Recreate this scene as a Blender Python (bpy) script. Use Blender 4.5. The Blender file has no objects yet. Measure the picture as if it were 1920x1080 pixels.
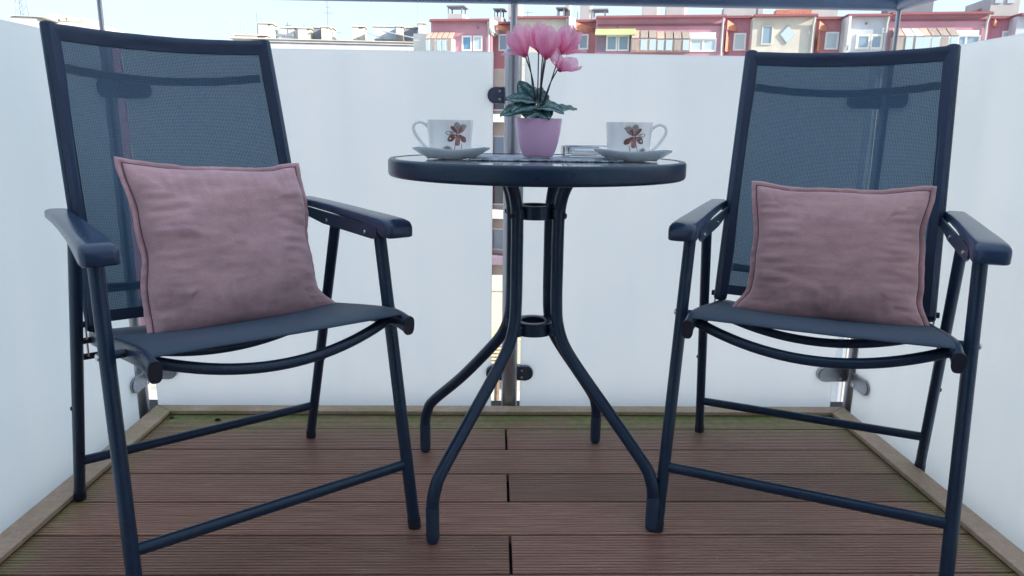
import bpy, bmesh, math, random
import numpy as np
from mathutils import Vector, Matrix, noise
random.seed(7)
R = math.radians
sc = bpy.context.scene
C = sc.collection

# ------------------------------------------------------------------ camera
F_PX, PITCH, YAW, ROLL, EYE = 1332.75, 0.221376, 0.0269695, 0.0133524, 0.77
cam_d = bpy.data.cameras.new('camera')
cam_d.sensor_width = 36.0
cam_d.lens = 36.0 * F_PX / 1920.0
cam_d.clip_start = 0.02
cam_d.clip_end = 600
cam = bpy.data.objects.new('camera', cam_d)
C.objects.link(cam)
_cp, _sp, _cy, _sy = math.cos(PITCH), math.sin(PITCH), math.cos(YAW), math.sin(YAW)
_F = Vector((_sy * _cp, _cy * _cp, -_sp)); _R0 = Vector((_cy, -_sy, 0)); _U0 = _R0.cross(_F)
_cr, _sr = math.cos(ROLL), math.sin(ROLL)
_R = _cr * _R0 + _sr * _U0; _U = -_sr * _R0 + _cr * _U0
M = Matrix((( _R.x, _U.x, -_F.x, 0), (_R.y, _U.y, -_F.y, 0), (_R.z, _U.z, -_F.z, EYE), (0, 0, 0, 1)))
cam.matrix_world = M
sc.camera = cam

# ------------------------------------------------------------------ sky, sun, exposure
SUN_AZ_BEHIND, SUN_EL = R(25), R(23)
world = bpy.data.worlds.new('World'); sc.world = world; world.use_nodes = True
wn = world.node_tree; wn.nodes.clear()
sky = wn.nodes.new('ShaderNodeTexSky'); sky.sky_type = 'NISHITA'; sky.sun_disc = False
sky.sun_elevation = SUN_EL; sky.sun_rotation = R(90) + SUN_AZ_BEHIND
sky.air_density = 1.0; sky.dust_density = 2.5; sky.ozone_density = 1.5; sky.altitude = 100
bgn = wn.nodes.new('ShaderNodeBackground'); bgn.inputs['Strength'].default_value = 0.125
won = wn.nodes.new('ShaderNodeOutputWorld')
# thin high haze over the whole sky: the clear-sky model veiled by an even pale layer
veil = wn.nodes.new('ShaderNodeMix'); veil.data_type = 'RGBA'; veil.inputs[0].default_value = .88
veil.inputs[7].default_value = (1.36, 1.70, 2.02, 1)
wn.links.new(sky.outputs[0], veil.inputs[6]); wn.links.new(veil.outputs[2], bgn.inputs['Color']); wn.links.new(bgn.outputs[0], won.inputs['Surface'])
sun_d = bpy.data.lights.new('sun', 'SUN'); sun_d.energy = 2.0; sun_d.angle = R(0.5); sun_d.color = (1, .9, .76)
sun = bpy.data.objects.new('sun', sun_d); C.objects.link(sun)
sdir = Vector((math.cos(SUN_AZ_BEHIND) * math.cos(SUN_EL), -math.sin(SUN_AZ_BEHIND) * math.cos(SUN_EL), math.sin(SUN_EL)))
sun.rotation_euler = sdir.to_track_quat('Z', 'Y').to_euler()
sun.location = (20, -8, 20)
sc.view_settings.view_transform = 'Standard'; sc.view_settings.look = 'None'
sc.view_settings.exposure = 2.2; sc.view_settings.gamma = 1.0
sc.view_settings.use_curve_mapping = False
sc.render.engine = 'CYCLES'
sc.cycles.use_denoising = True
sc.cycles.max_bounces = 10; sc.cycles.diffuse_bounces = 5; sc.cycles.transparent_max_bounces = 16

# ------------------------------------------------------------------ helpers
def px_ray(px, py):
    return _F + _R * ((px - 960) / F_PX) + _U * ((540 - py) / F_PX)
def at(px, py, Y):
    d = px_ray(px, py); return Vector((0, 0, EYE)) + d * (Y / d.y)

def mat(name, col, rough=.5, metal=0., spec=.5, **kw):
    m = bpy.data.materials.new(name); m.use_nodes = True
    b = m.node_tree.nodes['Principled BSDF']
    b.inputs['Base Color'].default_value = (*col, 1); b.inputs['Roughness'].default_value = rough
    b.inputs['Metallic'].default_value = metal; b.inputs['Specular IOR Level'].default_value = spec
    for k, v in kw.items(): b.inputs[k.replace('_', ' ')].default_value = v
    return m
class N:
    """tiny node helper"""
    def __init__(s, m): s.t = m.node_tree; s.b = s.t.nodes.get('Principled BSDF')
    def new(s, typ, **kw):
        n = s.t.nodes.new(typ)
        for k, v in kw.items(): setattr(n, k, v)
        return n
    def link(s, a, b): s.t.links.new(a, b)
    def coord(s, which='Object', scale=(1, 1, 1)):
        tc = s.new('ShaderNodeTexCoord'); mp = s.new('ShaderNodeMapping'); mp.inputs['Scale'].default_value = scale
        s.link(tc.outputs[which], mp.inputs['Vector']); return mp.outputs[0]
    def noise(s, vec, scale, detail=4, rough=.55, dist=0.):
        n = s.new('ShaderNodeTexNoise'); n.inputs['Scale'].default_value = scale; n.inputs['Detail'].default_value = detail
        n.inputs['Roughness'].default_value = rough; n.inputs['Distortion'].default_value = dist
        s.link(vec, n.inputs['Vector']); return n.outputs['Fac']
    def ramp(s, fac, stops):
        r = s.new('ShaderNodeValToRGB'); e = r.color_ramp.elements
        while len(e) < len(stops): e.new(.5)
        for i, (p, c) in enumerate(stops):
            e[i].position = p; e[i].color = (*c, 1) if len(c) == 3 else c
        s.link(fac, r.inputs[0]); return r.outputs[0]
    def mix(s, f, a, b, mode='MIX'):
        n = s.new('ShaderNodeMix', data_type='RGBA', blend_type=mode)
        if isinstance(f, (int, float)): n.inputs[0].default_value = f
        else: s.link(f, n.inputs[0])
        for v, i in ((a, 6), (b, 7)):
            if isinstance(v, tuple): n.inputs[i].default_value = (*v, 1)
            else: s.link(v, n.inputs[i])
        return n.outputs[2]
    def math(s, op, a, b=None, c=None, clamp=False):
        n = s.new('ShaderNodeMath', operation=op); n.use_clamp = clamp
        for i, v in enumerate((a, b, c)):
            if v is None: continue
            if isinstance(v, (int, float)): n.inputs[i].default_value = v
            else: s.link(v, n.inputs[i])
        return n.outputs[0]
    def bump(s, h, strength, dist):
        n = s.new('ShaderNodeBump'); n.inputs['Strength'].default_value = strength; n.inputs['Distance'].default_value = dist
        s.link(h, n.inputs['Height']); s.link(n.outputs[0], s.b.inputs['Normal'])
def rough_mat(name, col, rough=.7, var=.25, scale=6., bump=.0, bscale=40., which='Object', stretch=(1, 1, 1), **kw):
    m = mat(name, col, rough, **kw); n = N(m); v = n.coord(which, stretch)
    f = n.noise(v, scale, 5, .6)
    lo = tuple(c * (1 - var) for c in col); hi = tuple(min(1, c * (1 + var)) for c in col)
    n.link(n.ramp(f, [(.3, lo), (.7, hi)]), n.b.inputs['Base Color'])
    if bump: n.bump(n.noise(v, bscale, 4, .6), bump, .002)
    return m

def link_obj(name, me, m, parent=None):
    o = bpy.data.objects.new(name, me); C.objects.link(o)
    if m is not None and not me.materials: me.materials.append(m)
    if parent is not None: o.parent = parent
    return o
class B:
    def __init__(s): s.bm = bmesh.new()
    def box(s, x0, x1, y0, y1, z0, z1, bev=0.):
        r = bmesh.ops.create_cube(s.bm, size=1)
        for v in r['verts']:
            v.co = Vector(((x0 + x1) / 2 + v.co.x * (x1 - x0), (y0 + y1) / 2 + v.co.y * (y1 - y0), (z0 + z1) / 2 + v.co.z * (z1 - z0)))
        if bev:
            es = list({e for v in r['verts'] for e in v.link_edges})
            bmesh.ops.bevel(s.bm, geom=es, offset=bev, segments=2, affect='EDGES', profile=.6)
        return s
    def prism(s, pts, axis_vec):
        """pts: closed list of Vectors, extruded along axis_vec"""
        a = [s.bm.verts.new(p) for p in pts]; b = [s.bm.verts.new(Vector(p) + Vector(axis_vec)) for p in pts]
        n = len(pts); s.bm.faces.new(a); s.bm.faces.new(b[::-1])
        for i in range(n): s.bm.faces.new((a[(i + 1) % n], a[i], b[i], b[(i + 1) % n]))
        return s
    def tube(s, pts, rx, ry=None, seg=14, up=(0, 0, 1), cap=True, round_end=0., sq=1.):
        pw = lambda c: math.copysign(abs(c) ** sq, c)
        pts = [Vector(p) for p in pts]; ry = ry or rx; up = Vector(up); rings = []
        n = len(pts)
        sc_ = [1.] * n
        if round_end:
            def ends(p, q):
                d = (q - p).normalized(); return [p - d * round_end * k for k in (.0, .5, .85, 1.)]
            a = ends(pts[0], pts[1])[::-1]; b = ends(pts[-1], pts[-2])
            pts = a + pts[1:-1] + b; sc_ = [.25, .6, .88, 1.] + [1.] * (n - 2) + [1., .88, .6, .25]; n = len(pts)
        side = None
        for i, p in enumerate(pts):
            d = (pts[min(i + 1, n - 1)] - pts[max(i - 1, 0)]).normalized()
            if side is None:
                side = d.cross(up)
                if side.length < 1e-3: side = d.cross(Vector((1, 0, 0)))
            side = (side - d * side.dot(d)).normalized(); u = side.cross(d)
            rr = rx[i] if isinstance(rx, (list, tuple)) else rx; r2 = ry[i] if isinstance(ry, (list, tuple)) else ry
            rings.append([s.bm.verts.new(p + side * rr * sc_[i] * pw(math.cos(t)) + u * r2 * sc_[i] * pw(math.sin(t))) for t in [2 * math.pi * k / seg for k in range(seg)]])
        for a, b in zip(rings, rings[1:]):
            for k in range(seg): s.bm.faces.new((a[k], a[(k + 1) % seg], b[(k + 1) % seg], b[k]))
        if cap: s.bm.faces.new(rings[0][::-1]); s.bm.faces.new(rings[-1])
        return s
    def lathe(s, prof, c=(0, 0, 0), seg=48, shape=None, close=False):
        rings = []
        for r, z in prof:
            ring = []
            for k in range(seg):
                t = 2 * math.pi * k / seg; q = shape(t, r, z) if shape else (r, z)
                ring.append(s.bm.verts.new((c[0] + q[0] * math.cos(t), c[1] + q[0] * math.sin(t), c[2] + q[1])))
            rings.append(ring)
        pr = list(zip(rings, rings[1:])) + ([(rings[-1], rings[0])] if close else [])
        for a, b in pr:
            for k in range(seg): s.bm.faces.new((a[k], a[(k + 1) % seg], b[(k + 1) % seg], b[k]))
        if not close:
            s.bm.faces.new(rings[0][::-1]); s.bm.faces.new(rings[-1])
        return s
    def grid(s, fn, nu, nv, uvf=None, flip=False):
        vs = [[s.bm.verts.new(fn(i / nu, j / nv)) for i in range(nu + 1)] for j in range(nv + 1)]
        uv = s.bm.loops.layers.uv.verify() if uvf else None
        for j in range(nv):
            for i in range(nu):
                q = [(i, j), (i + 1, j), (i + 1, j + 1), (i, j + 1)]
                if flip: q = q[::-1]
                f = s.bm.faces.new([vs[b][a] for a, b in q])
                if uv:
                    for l, (a, b) in zip(f.loops, q): l[uv].uv = uvf(a / nu, b / nv)
        return s
    def obj(s, name, m, parent=None, smooth=True, merge=0., angle=40):
        if merge: bmesh.ops.remove_doubles(s.bm, verts=s.bm.verts, dist=merge)
        bmesh.ops.recalc_face_normals(s.bm, faces=s.bm.faces)
        me = bpy.data.meshes.new(name); s.bm.to_mesh(me); s.bm.free()
        if smooth:
            me.shade_smooth()
            try: me.set_sharp_from_angle(angle=R(angle))
            except Exception: pass
        return link_obj(name, me, m, parent)
def tag(o, label, cat, group=None, kind=None):
    o['label'] = label; o['category'] = cat
    if group: o['group'] = group
    if kind: o['kind'] = kind
    return o
def empty(name, loc=(0, 0, 0), rz=0.):
    o = bpy.data.objects.new(name, None); C.objects.link(o); o.location = loc; o.rotation_euler = (0, 0, rz)
    o.empty_display_size = .05; return o
def copy_tree(o, parent=None):
    c = o.copy(); C.objects.link(c); c.parent = parent
    for ch in list(o.children): copy_tree(ch, c)
    return c
def smooth_path(pts, n=8):
    P = [Vector(p) for p in pts]; out = []
    for i in range(len(P) - 1):
        p0 = P[max(i - 1, 0)]; p1 = P[i]; p2 = P[i + 1]; p3 = P[min(i + 2, len(P) - 1)]
        for k in range(n):
            t = k / n
            out.append(.5 * ((2 * p1) + (p2 - p0) * t + (2 * p0 - 5 * p1 + 4 * p2 - p3) * t * t + (3 * p1 - p0 - 3 * p2 + p3) * t ** 3))
    out.append(P[-1]); return out

# ------------------------------------------------------------------ materials
m_metal = rough_mat('navy_powder_coat', (.013, .030, .066), .28, .08, 30, .05, 600, spec=.5)
def scuff(m, amt=.5):
    n = N(m); old = n.b.inputs['Base Color'].links[0].from_socket
    d = n.ramp(n.noise(n.coord('Object', (1, 1, 1)), 38, 6, .75), [(.56, (0, 0, 0)), (.72, (1, 1, 1))])
    sp_ = n.ramp(n.noise(n.coord('Object', (1, 1, 1)), 330, 2, .5), [(.66, (0, 0, 0)), (.72, (1, 1, 1))])
    c = n.mix(n.math('MULTIPLY', d, .12 * amt), old, (.20, .23, .28)); c = n.mix(n.math('MULTIPLY', sp_, .30 * amt), c, (.26, .29, .34))
    n.link(c, n.b.inputs['Base Color']); n.b.inputs['Specular Tint'].default_value = (.72, .87, 1, 1)
    n.link(n.ramp(n.noise(n.coord('Object', (1, 1, 1)), 22, 5, .7), [(.3, (.27, .27, .27)), (.7, (.35, .35, .35))]), n.b.inputs['Roughness'])
scuff(m_metal)
m_arm = rough_mat('navy_moulded_plastic', (.020, .046, .105), .22, .10, 20, .10, 300)
m_black = mat('dark_plastic_cap', (.012, .018, .035), .5)
m_steel = rough_mat('brushed_steel', (.36, .38, .42), .33, .18, 25, .06, 200, metal=1.)
m_post = rough_mat('satin_stainless_tube', (.40, .41, .46), .32, .15, 14, .05, 120, metal=1., stretch=(1, 1, .1))
m_rail = rough_mat('satin_rail', (.15, .22, .36), .35, .10, 10, metal=.4)
m_clamp = rough_mat('clamp_grey', (.10, .12, .17), .40, .15, 30, metal=.6)
m_screw = mat('bright_screw', (.7, .72, .75), .25, 1.)
m_rubber = mat('rubber', (.02, .022, .03), .8)

def frosted():
    m = bpy.data.materials.new('frosted_glass'); m.use_nodes = True; t = m.node_tree; t.nodes.clear(); n = N(m)
    col = (.93, .965, .985)
    v = n.coord('Object'); f = n.noise(v, 1.7, 4, .6)
    sm = n.noise(n.coord('Object', (1, 1, .5)), 9, 6, .7)
    st_ = n.noise(n.coord('Object', (5, 5, .35)), 1.6, 5, .65)
    f = n.math('ADD', n.math('MULTIPLY', f, .5), n.math('MULTIPLY', st_, .5))
    c1 = n.ramp(f, [(.34, (.925, .952, .965)), (.62, (.985, .992, .995))])
    spots = n.ramp(n.noise(v, 70, 2, .5), [(.19, (.80, .84, .86)), (.23, (1, 1, 1))])
    c2 = n.mix(1., c1, spots, 'MULTIPLY')
    tr = n.new('ShaderNodeBsdfTranslucent'); df = n.new('ShaderNodeBsdfDiffuse'); gl = n.new('ShaderNodeBsdfGlossy')
    n.link(c2, tr.inputs[0]); n.link(c2, df.inputs[0])
    gl.inputs['Roughness'].default_value = .22; gl.inputs['Color'].default_value = (1, 1, 1, 1)
    a = n.new('ShaderNodeMixShader'); a.inputs[0].default_value = .93
    n.link(df.outputs[0], a.inputs[1]); n.link(tr.outputs[0], a.inputs[2])
    fr = n.new('ShaderNodeFresnel'); fr.inputs[0].default_value = 1.35
    b = n.new('ShaderNodeMixShader'); n.link(n.math('MULTIPLY', fr.outputs[0], .6), b.inputs[0])
    n.link(a.outputs[0], b.inputs[1]); n.link(gl.outputs[0], b.inputs[2])
    out = n.new('ShaderNodeOutputMaterial'); n.link(b.outputs[0], out.inputs[0]); return m
m_frost = frosted()

def mesh_fabric():
    m = bpy.data.materials.new('sling_mesh_fabric'); m.use_nodes = True; t = m.node_tree; n = N(m); b = n.b
    tc = n.new('ShaderNodeTexCoord'); sp = n.new('ShaderNodeSeparateXYZ'); n.link(tc.outputs['UV'], sp.inputs[0])
    P = .0031
    wob = n.math('MULTIPLY', n.noise(tc.outputs['UV'], 60, 2), .0006)
    fu = n.math('FRACT', n.math('DIVIDE', n.math('ADD', sp.outputs[0], wob), P)); fv = n.math('FRACT', n.math('DIVIDE', n.math('ADD', sp.outputs[1], wob), P))
    hole = n.math('MULTIPLY', n.math('GREATER_THAN', fu, .42), n.math('GREATER_THAN', fv, .40))
    thr = n.noise(n.coord('UV', (30, 320, 1)), 1., 3, .7)
    n.link(n.ramp(thr, [(.3, (.006, .018, .040)), (.7, (.022, .052, .092))]), b.inputs['Base Color'])
    b.inputs['Roughness'].default_value = .6
    tp = n.new('ShaderNodeBsdfTransparent'); tp.inputs[0].default_value = (.74, .90, 1, 1)
    tl = n.new('ShaderNodeBsdfTranslucent'); tl.inputs[0].default_value = (.010, .038, .075, 1)
    s1 = n.new('ShaderNodeAddShader'); n.link(b.outputs[0], s1.inputs[0]); n.link(tl.outputs[0], s1.inputs[1])
    mx = n.new('ShaderNodeMixShader'); n.link(n.math('MULTIPLY', hole, .30), mx.inputs[0]); n.link(s1.outputs[0], mx.inputs[1]); n.link(tp.outputs[0], mx.inputs[2])
    n.link(mx.outputs[0], t.nodes['Material Output'].inputs[0]); return m
m_mesh = mesh_fabric()
def hem_fabric(name, lo, hi):
    m = mat(name, lo, .62); n = N(m)
    u = n.coord('Object', (1, 1, 1)); w = n.noise(u, 900, 2, .6); big = n.noise(u, 9, 3)
    c = n.ramp(w, [(.3, lo), (.7, hi)]); n.link(n.mix(.35, c, n.ramp(big, [(.3, lo), (.7, hi)])), n.b.inputs['Base Color'])
    n.bump(w, .35, .0008); return m
m_hem = hem_fabric('sling_hem_fabric', (.011, .026, .068), (.020, .042, .100))
m_seat = hem_fabric('seat_sling_fabric', (.018, .046, .092), (.044, .088, .150))
def seat_weave():
    n = N(m_seat); tc = n.new('ShaderNodeTexCoord'); sp = n.new('ShaderNodeSeparateXYZ'); n.link(tc.outputs['UV'], sp.inputs[0])
    P = .0034; fu = n.math('SINE', n.math('MULTIPLY', sp.outputs[0], 2 * math.pi / P)); fv = n.math('SINE', n.math('MULTIPLY', sp.outputs[1], 2 * math.pi / P))
    k = n.math('MULTIPLY_ADD', n.math('MULTIPLY', fu, fv), .5, .5)
    old = n.b.inputs['Base Color'].links[0].from_socket
    n.link(n.mix(n.math('MULTIPLY', k, .45), old, (.07, .125, .19)), n.b.inputs['Base Color']); n.bump(k, .9, .0015)
    n.b.inputs['Roughness'].default_value = .5
seat_weave()

def velvet(name, base, warm):
    m = mat(name, base, .85, spec=.2); n = N(m)
    v = n.coord('Object', (1, 1, 1)); st = n.coord('Object', (1.0, 1, 2.6))
    a = n.noise(st, 9, 5, .6, .4); b_ = n.noise(v, 34, 4, .65, .3); f = n.noise(v, 700, 2, .5)
    lo = tuple(c * .60 for c in base); hi = tuple(min(1, c * 1.36) for c in base)
    c1 = n.ramp(a, [(.32, lo), (.50, base), (.68, hi)])
    c2 = n.mix(n.math('MULTIPLY', n.ramp(b_, [(.35, (0, 0, 0)), (.7, (1, 1, 1))]), .45), c1, warm)
    c3 = n.mix(.30, c2, n.ramp(f, [(.3, lo), (.7, hi)]))
    n.link(c3, n.b.inputs['Base Color'])
    n.b.inputs['Sheen Weight'].default_value = .55; n.b.inputs['Sheen Roughness'].default_value = .45
    n.b.inputs['Sheen Tint'].default_value = (.95, .80, .88, 1)
    h = n.math('ADD', n.math('MULTIPLY', b_, .6), n.math('ADD', n.math('MULTIPLY', f, .10), n.math('MULTIPLY', n.noise(st, 16, 3, .5, .6), .5)))
    n.bump(h, .40, .003); return m
m_velvet_a = velvet('dusty_pink_velvet', (.50, .31, .35), (.60, .39, .41))
m_velvet_b = velvet('dusty_rose_velvet', (.50, .30, .32), (.58, .35, .34))
m_seam = mat('seam_thread', (.17, .085, .13), .9)

def deck_mat():
    m = mat('composite_decking', (.1, .06, .05), .55, spec=.35); n = N(m)
    geo = n.new('ShaderNodeNewGeometry'); oi = n.new('ShaderNodeObjectInfo')
    mp = n.new('ShaderNodeMapping'); n.link(geo.outputs['Position'], mp.inputs[0]); mp.inputs['Scale'].default_value = (2.6, 95, 1)
    ad = n.new('ShaderNodeVectorMath', operation='ADD'); n.link(mp.outputs[0], ad.inputs[0])
    cmb = n.new('ShaderNodeCombineXYZ'); n.link(n.math('MULTIPLY', oi.outputs['Random'], 40), cmb.inputs[0]); n.link(cmb.outputs[0], ad.inputs[1])
    streak = n.noise(ad.outputs[0], 3.0, 6, .7)
    pos = geo.outputs['Position']
    blot = n.noise(pos, 3.2, 5, .6); fine = n.noise(pos, 140, 3, .6)
    c = n.ramp(streak, [(.25, (.24, .115, .083)), (.5, (.37, .20, .155)), (.75, (.54, .355, .29))])
    grey = n.ramp(fine, [(.3, (.25, .185, .15)), (.7, (.46, .365, .305))])
    xyz = n.new('ShaderNodeSeparateXYZ'); n.link(pos, xyz.inputs[0])
    # weathering: greyer toward the exposed outer edge and the right-hand side
    e = n.math('ADD', n.math('MULTIPLY', xyz.outputs[1], .42), n.math('MULTIPLY', xyz.outputs[0], .22))
    e = n.math('ADD', n.math('SUBTRACT', e, .50), n.math('MULTIPLY', n.math('SUBTRACT', blot, .5), .9), clamp=True)
    c = n.mix(n.math('MULTIPLY', e, .85), c, grey)
    vr = n.math('ADD', .66, n.math('MULTIPLY', oi.outputs['Random'], .38))
    c = n.mix(1., c, n.ramp(vr, [(0, (0, 0, 0)), (1, (1, 1, 1))]), 'MULTIPLY')
    # algae along the back edge and the side edges
    dy = n.math('SUBTRACT', 1.865, xyz.outputs[1]); dx = n.math('SUBTRACT', .975, n.math('ABSOLUTE', n.math('SUBTRACT', xyz.outputs[0], .035)))
    bk = n.math('MULTIPLY', n.math('SUBTRACT', .19, dy), 7.5, clamp=True); sd = n.math('MULTIPLY', n.math('SUBTRACT', .15, dx), 9, clamp=True)
    ms = n.math('MAXIMUM', bk, n.math('MULTIPLY', sd, .8))
    nz = n.noise(pos, 7, 6, .7)
    ms = n.math('MULTIPLY', ms, n.math('MULTIPLY', n.math('SUBTRACT', nz, .30), 4.2, clamp=True))
    moss_and_glimmer = n.ramp(n.noise(pos, 45, 4, .7), [(.3, (.11, .17, .05)), (.55, (.22, .29, .09)), (.75, (.42, .42, .17))])  # palest yellow stop also paints a warm glimmer of light
    c = n.mix(n.math('MULTIPLY', ms, .78), c, moss_and_glimmer)
    spk = n.ramp(n.noise(pos, 95, 1, .4), [(.765, (0, 0, 0)), (.79, (1, 1, 1))])
    c = n.mix(n.math('MULTIPLY', spk, .5), c, (.45, .40, .36))
    n.link(c, n.b.inputs['Base Color'])
    n.link(n.ramp(blot, [(.3, (.34, .34, .34)), (.7, (.54, .54, .54))]), n.b.inputs['Roughness'])
    n.bump(n.math('ADD', streak, n.math('MULTIPLY', fine, .6)), .35, .0012); return m
m_deck = deck_mat()

# ================================================================== SETTING
# street level ground
g = B(); g.grid(lambda u, v: Vector((-250 + 500 * u, -120 + 520 * v, -15.2)), 4, 4)
gr = g.obj('street_ground', rough_mat('pale_bounce_ground', (.60, .58, .53), .9, .3, .6), smooth=False); gr['kind'] = 'structure'  # ground tone raised to bounce light up onto the glass panels

# balcony slab and deck
sl = B(); sl.box(-1.06, 1.13, -1.28, 2.02, -.24, -.034); s_o = sl.obj('balcony_slab', rough_mat('slab_dark_for_gaps', (.035, .035, .035), .9, .2, 4), smooth=False); s_o['kind'] = 'structure'  # concrete slab coloured dark so the gaps between boards read shaded
YJ, PITCH_B, GAP = 1.7413, .12475, .0045
XL, XR = -.922, .990
dk = B()
for x in (-.8, -.4, 0.035, .4, .85): dk.box(x - .022, x + .022, -1.2, 1.85, -.034, -.0235)
deck = dk.obj('deck', m_rubber, smooth=False); deck['kind'] = 'structure'
def board_mesh(x0, x1, w):
    b = B(); n = 14; pts = []
    yy = -w / 2; pg = w / n
    for i in range(n):
        a = yy + i * pg
        pts += [(a + pg * .0, 0), (a + pg * .60, 0), (a + pg * .66, -.0015), (a + pg * .95, -.0015)]
    pts[0] = (yy + .0012, 0); pts.append((-yy - .0012, 0)); pts += [(-yy, -.0016), (-yy, -.023), (yy, -.023), (yy, -.0016)]
    b.prism([Vector((x0, p[0], p[1])) for p in pts], (x1 - x0, 0, 0))
    bmesh.ops.recalc_face_normals(b.bm, faces=b.bm.faces)
    me = bpy.data.meshes.new('board'); b.bm.to_mesh(me); b.bm.free(); me.materials.append(m_deck); return me
w = PITCH_B - GAP
me_full = board_mesh(XL + .01, XR - .01, w); me_l = board_mesh(XL + .01, .0325, w); me_r = board_mesh(.0385, XR - .01, w)
for i in range(0, 25):
    yc = YJ - (i - .5) * PITCH_B
    for me in ([me_l, me_r] if i % 2 else [me_full]):
        o = link_obj('board', me, None, deck); o.location = (random.uniform(-.001, .001) if i % 2 == 0 else 0, yc, random.uniform(-.0006, .0004))
# edging strips, mitred, with a drop face on the inner side
def strip(p):
    b = B(); b.prism([Vector((x, y, .002)) for x, y in p], (0, 0, .0105))
    es = [e for e in b.bm.edges]; bmesh.ops.bevel(b.bm, geom=es, offset=.0012, segments=1, affect='EDGES')
    b.obj('edging_strip', m_edge, deck, smooth=False)
def edge_mat():
    m = mat('edging_composite', (.2, .15, .12), .6, spec=.3); n = N(m)
    geo = n.new('ShaderNodeNewGeometry'); pos = geo.outputs['Position']
    a = n.noise(pos, 5, 6, .7); f = n.noise(pos, 120, 3, .6)
    c = n.ramp(a, [(.3, (.34, .225, .17)), (.55, (.50, .36, .285)), (.75, (.66, .50, .41))])
    c = n.mix(.3, c, n.ramp(f, [(.3, (.28, .21, .16)), (.7, (.60, .48, .38))]))
    xyz = n.new('ShaderNodeSeparateXYZ'); n.link(pos, xyz.inputs[0])
    k = n.math('MULTIPLY', n.math('SUBTRACT', xyz.outputs[1], 1.15), 1.6, clamp=True)
    k = n.math('MULTIPLY', k, n.math('MULTIPLY', n.math('SUBTRACT', n.noise(pos, 9, 5, .7), .40), 3.2, clamp=True))
    c = n.mix(n.math('MULTIPLY', k, .6), c, (.22, .25, .08)); n.link(c, n.b.inputs['Base Color'])
    n.bump(f, .3, .001); return m
m_edge = edge_mat()
yo, yi = 1.866, 1.824
xlo, xli, xro, xri = -.925, -.870, .992, .940
strip([(xlo, yo), (xro, yo), (xri + .0012, yi), (xli - .0012, yi)])
strip([(xlo, -1.2), (xlo, yo - .0015), (xli - .002, yi), (xli - .002, -1.2)][::-1])
strip([(xro, -1.2), (xro, yo - .0015), (xri + .002, yi), (xri + .002, -1.2)])
# inner drop faces under strips (thin battens)
m_bat = rough_mat('edging_drop', (.07, .065, .04), .8, .4, 30)
bt = B(); bt.box(xli, xri, yi + .001, yi + .008, -.0, .0019); bt.obj('batten', m_bat, deck, smooth=False)

# dry bits on the boards
def crumb(px, py, s, lab):
    d = px_ray(px, py); p = Vector((0, 0, EYE)) + d * (-(EYE - .002) / d.z); b = B()
    r = bmesh.ops.create_icosphere(b.bm, subdivisions=2, radius=s)
    for v in r['verts']: v.co *= .6 + .8 * noise.noise(v.co * 160 + Vector((px, 0, 0))); v.co.z = abs(v.co.z) * .7
    o = b.obj('dry_leaf', rough_mat('dry_leaf_brown', (.03, .022, .014), .9), smooth=True); o.location = (p.x, p.y, .001)
    tag(o, lab, 'leaf')
crumb(322, 783, .008, 'small dark crumpled dry leaf on the deck near its far left corner')
crumb(408, 787, .011, 'dark crumpled dry leaf clump on the farthest board, the right one of two')

# ------------------------------------------------------------------ railing
PY = 1.905; GY = 1.935
RZ = 1.099; RR = .0245
XPL, XPC, XPR = -.985, .047, 1.032
GXL, GXR = -.955, 1.022
rail = empty('balcony_railing', (0, PY, 0))
tag(rail, 'glass balcony railing with frosted white panels, steel posts and a round blue grey handrail', 'railing')
def radd(b, name, m, smooth=True, parent=rail):
    for v in b.bm.verts: v.co -= Vector((0, PY, 0))
    return b.obj(name, m, parent, smooth)
b = B(); b.tube([(XPL - .0, PY, RZ), (XPR, PY, RZ)], RR, seg=24); radd(b, 'handrail', m_rail)
b = B(); b.tube([(XPL, PY + RR * .0, RZ + .0005), (XPL, -1.26, RZ + .0005)], RR, seg=24); radd(b, 'handrail', m_rail)
b = B(); b.tube([(XPR, PY, RZ + .0005), (XPR, -1.26, RZ + .0005)], RR, seg=24); radd(b, 'handrail', m_rail)
for x, y, r in ((XPL, PY, .018), (XPC, PY, .0222), (XPR, PY, .019), (XPL, .35, .018), (XPR, .35, .019)):
    b = B(); b.tube([(x, y, -.2), (x, y, .958)], r, seg=22); b.lathe([(r + .001, .957), (r + .001, .964), (r * .6, .972)], (x, y, 0), 22)
    radd(b, 'post', m_post)
    rr = .0085 if x == XPC else .0058
    b = B(); b.tube([(x, y, .971), (x, y, RZ - RR + .004)], rr, seg=12); radd(b, 'rail_pin', m_post)
def panel(x0, x1, y0, y1, z0=-.12, z1=.962):
    b = B(); b.box(x0, x1, y0, y1, z0, z1, .0012); radd(b, 'glass_panel', m_frost, False)
panel(GXL - .002, -.004, GY, GY + .008); panel(.079, GXR - .032, GY, GY + .008)
panel(GXL - .008, GXL, .39, 1.825); panel(GXR, GXR + .008, .39, 1.878)
panel(GXL - .008, GXL, -1.26, .33); panel(GXR, GXR + .008, -1.26, .33)
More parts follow.
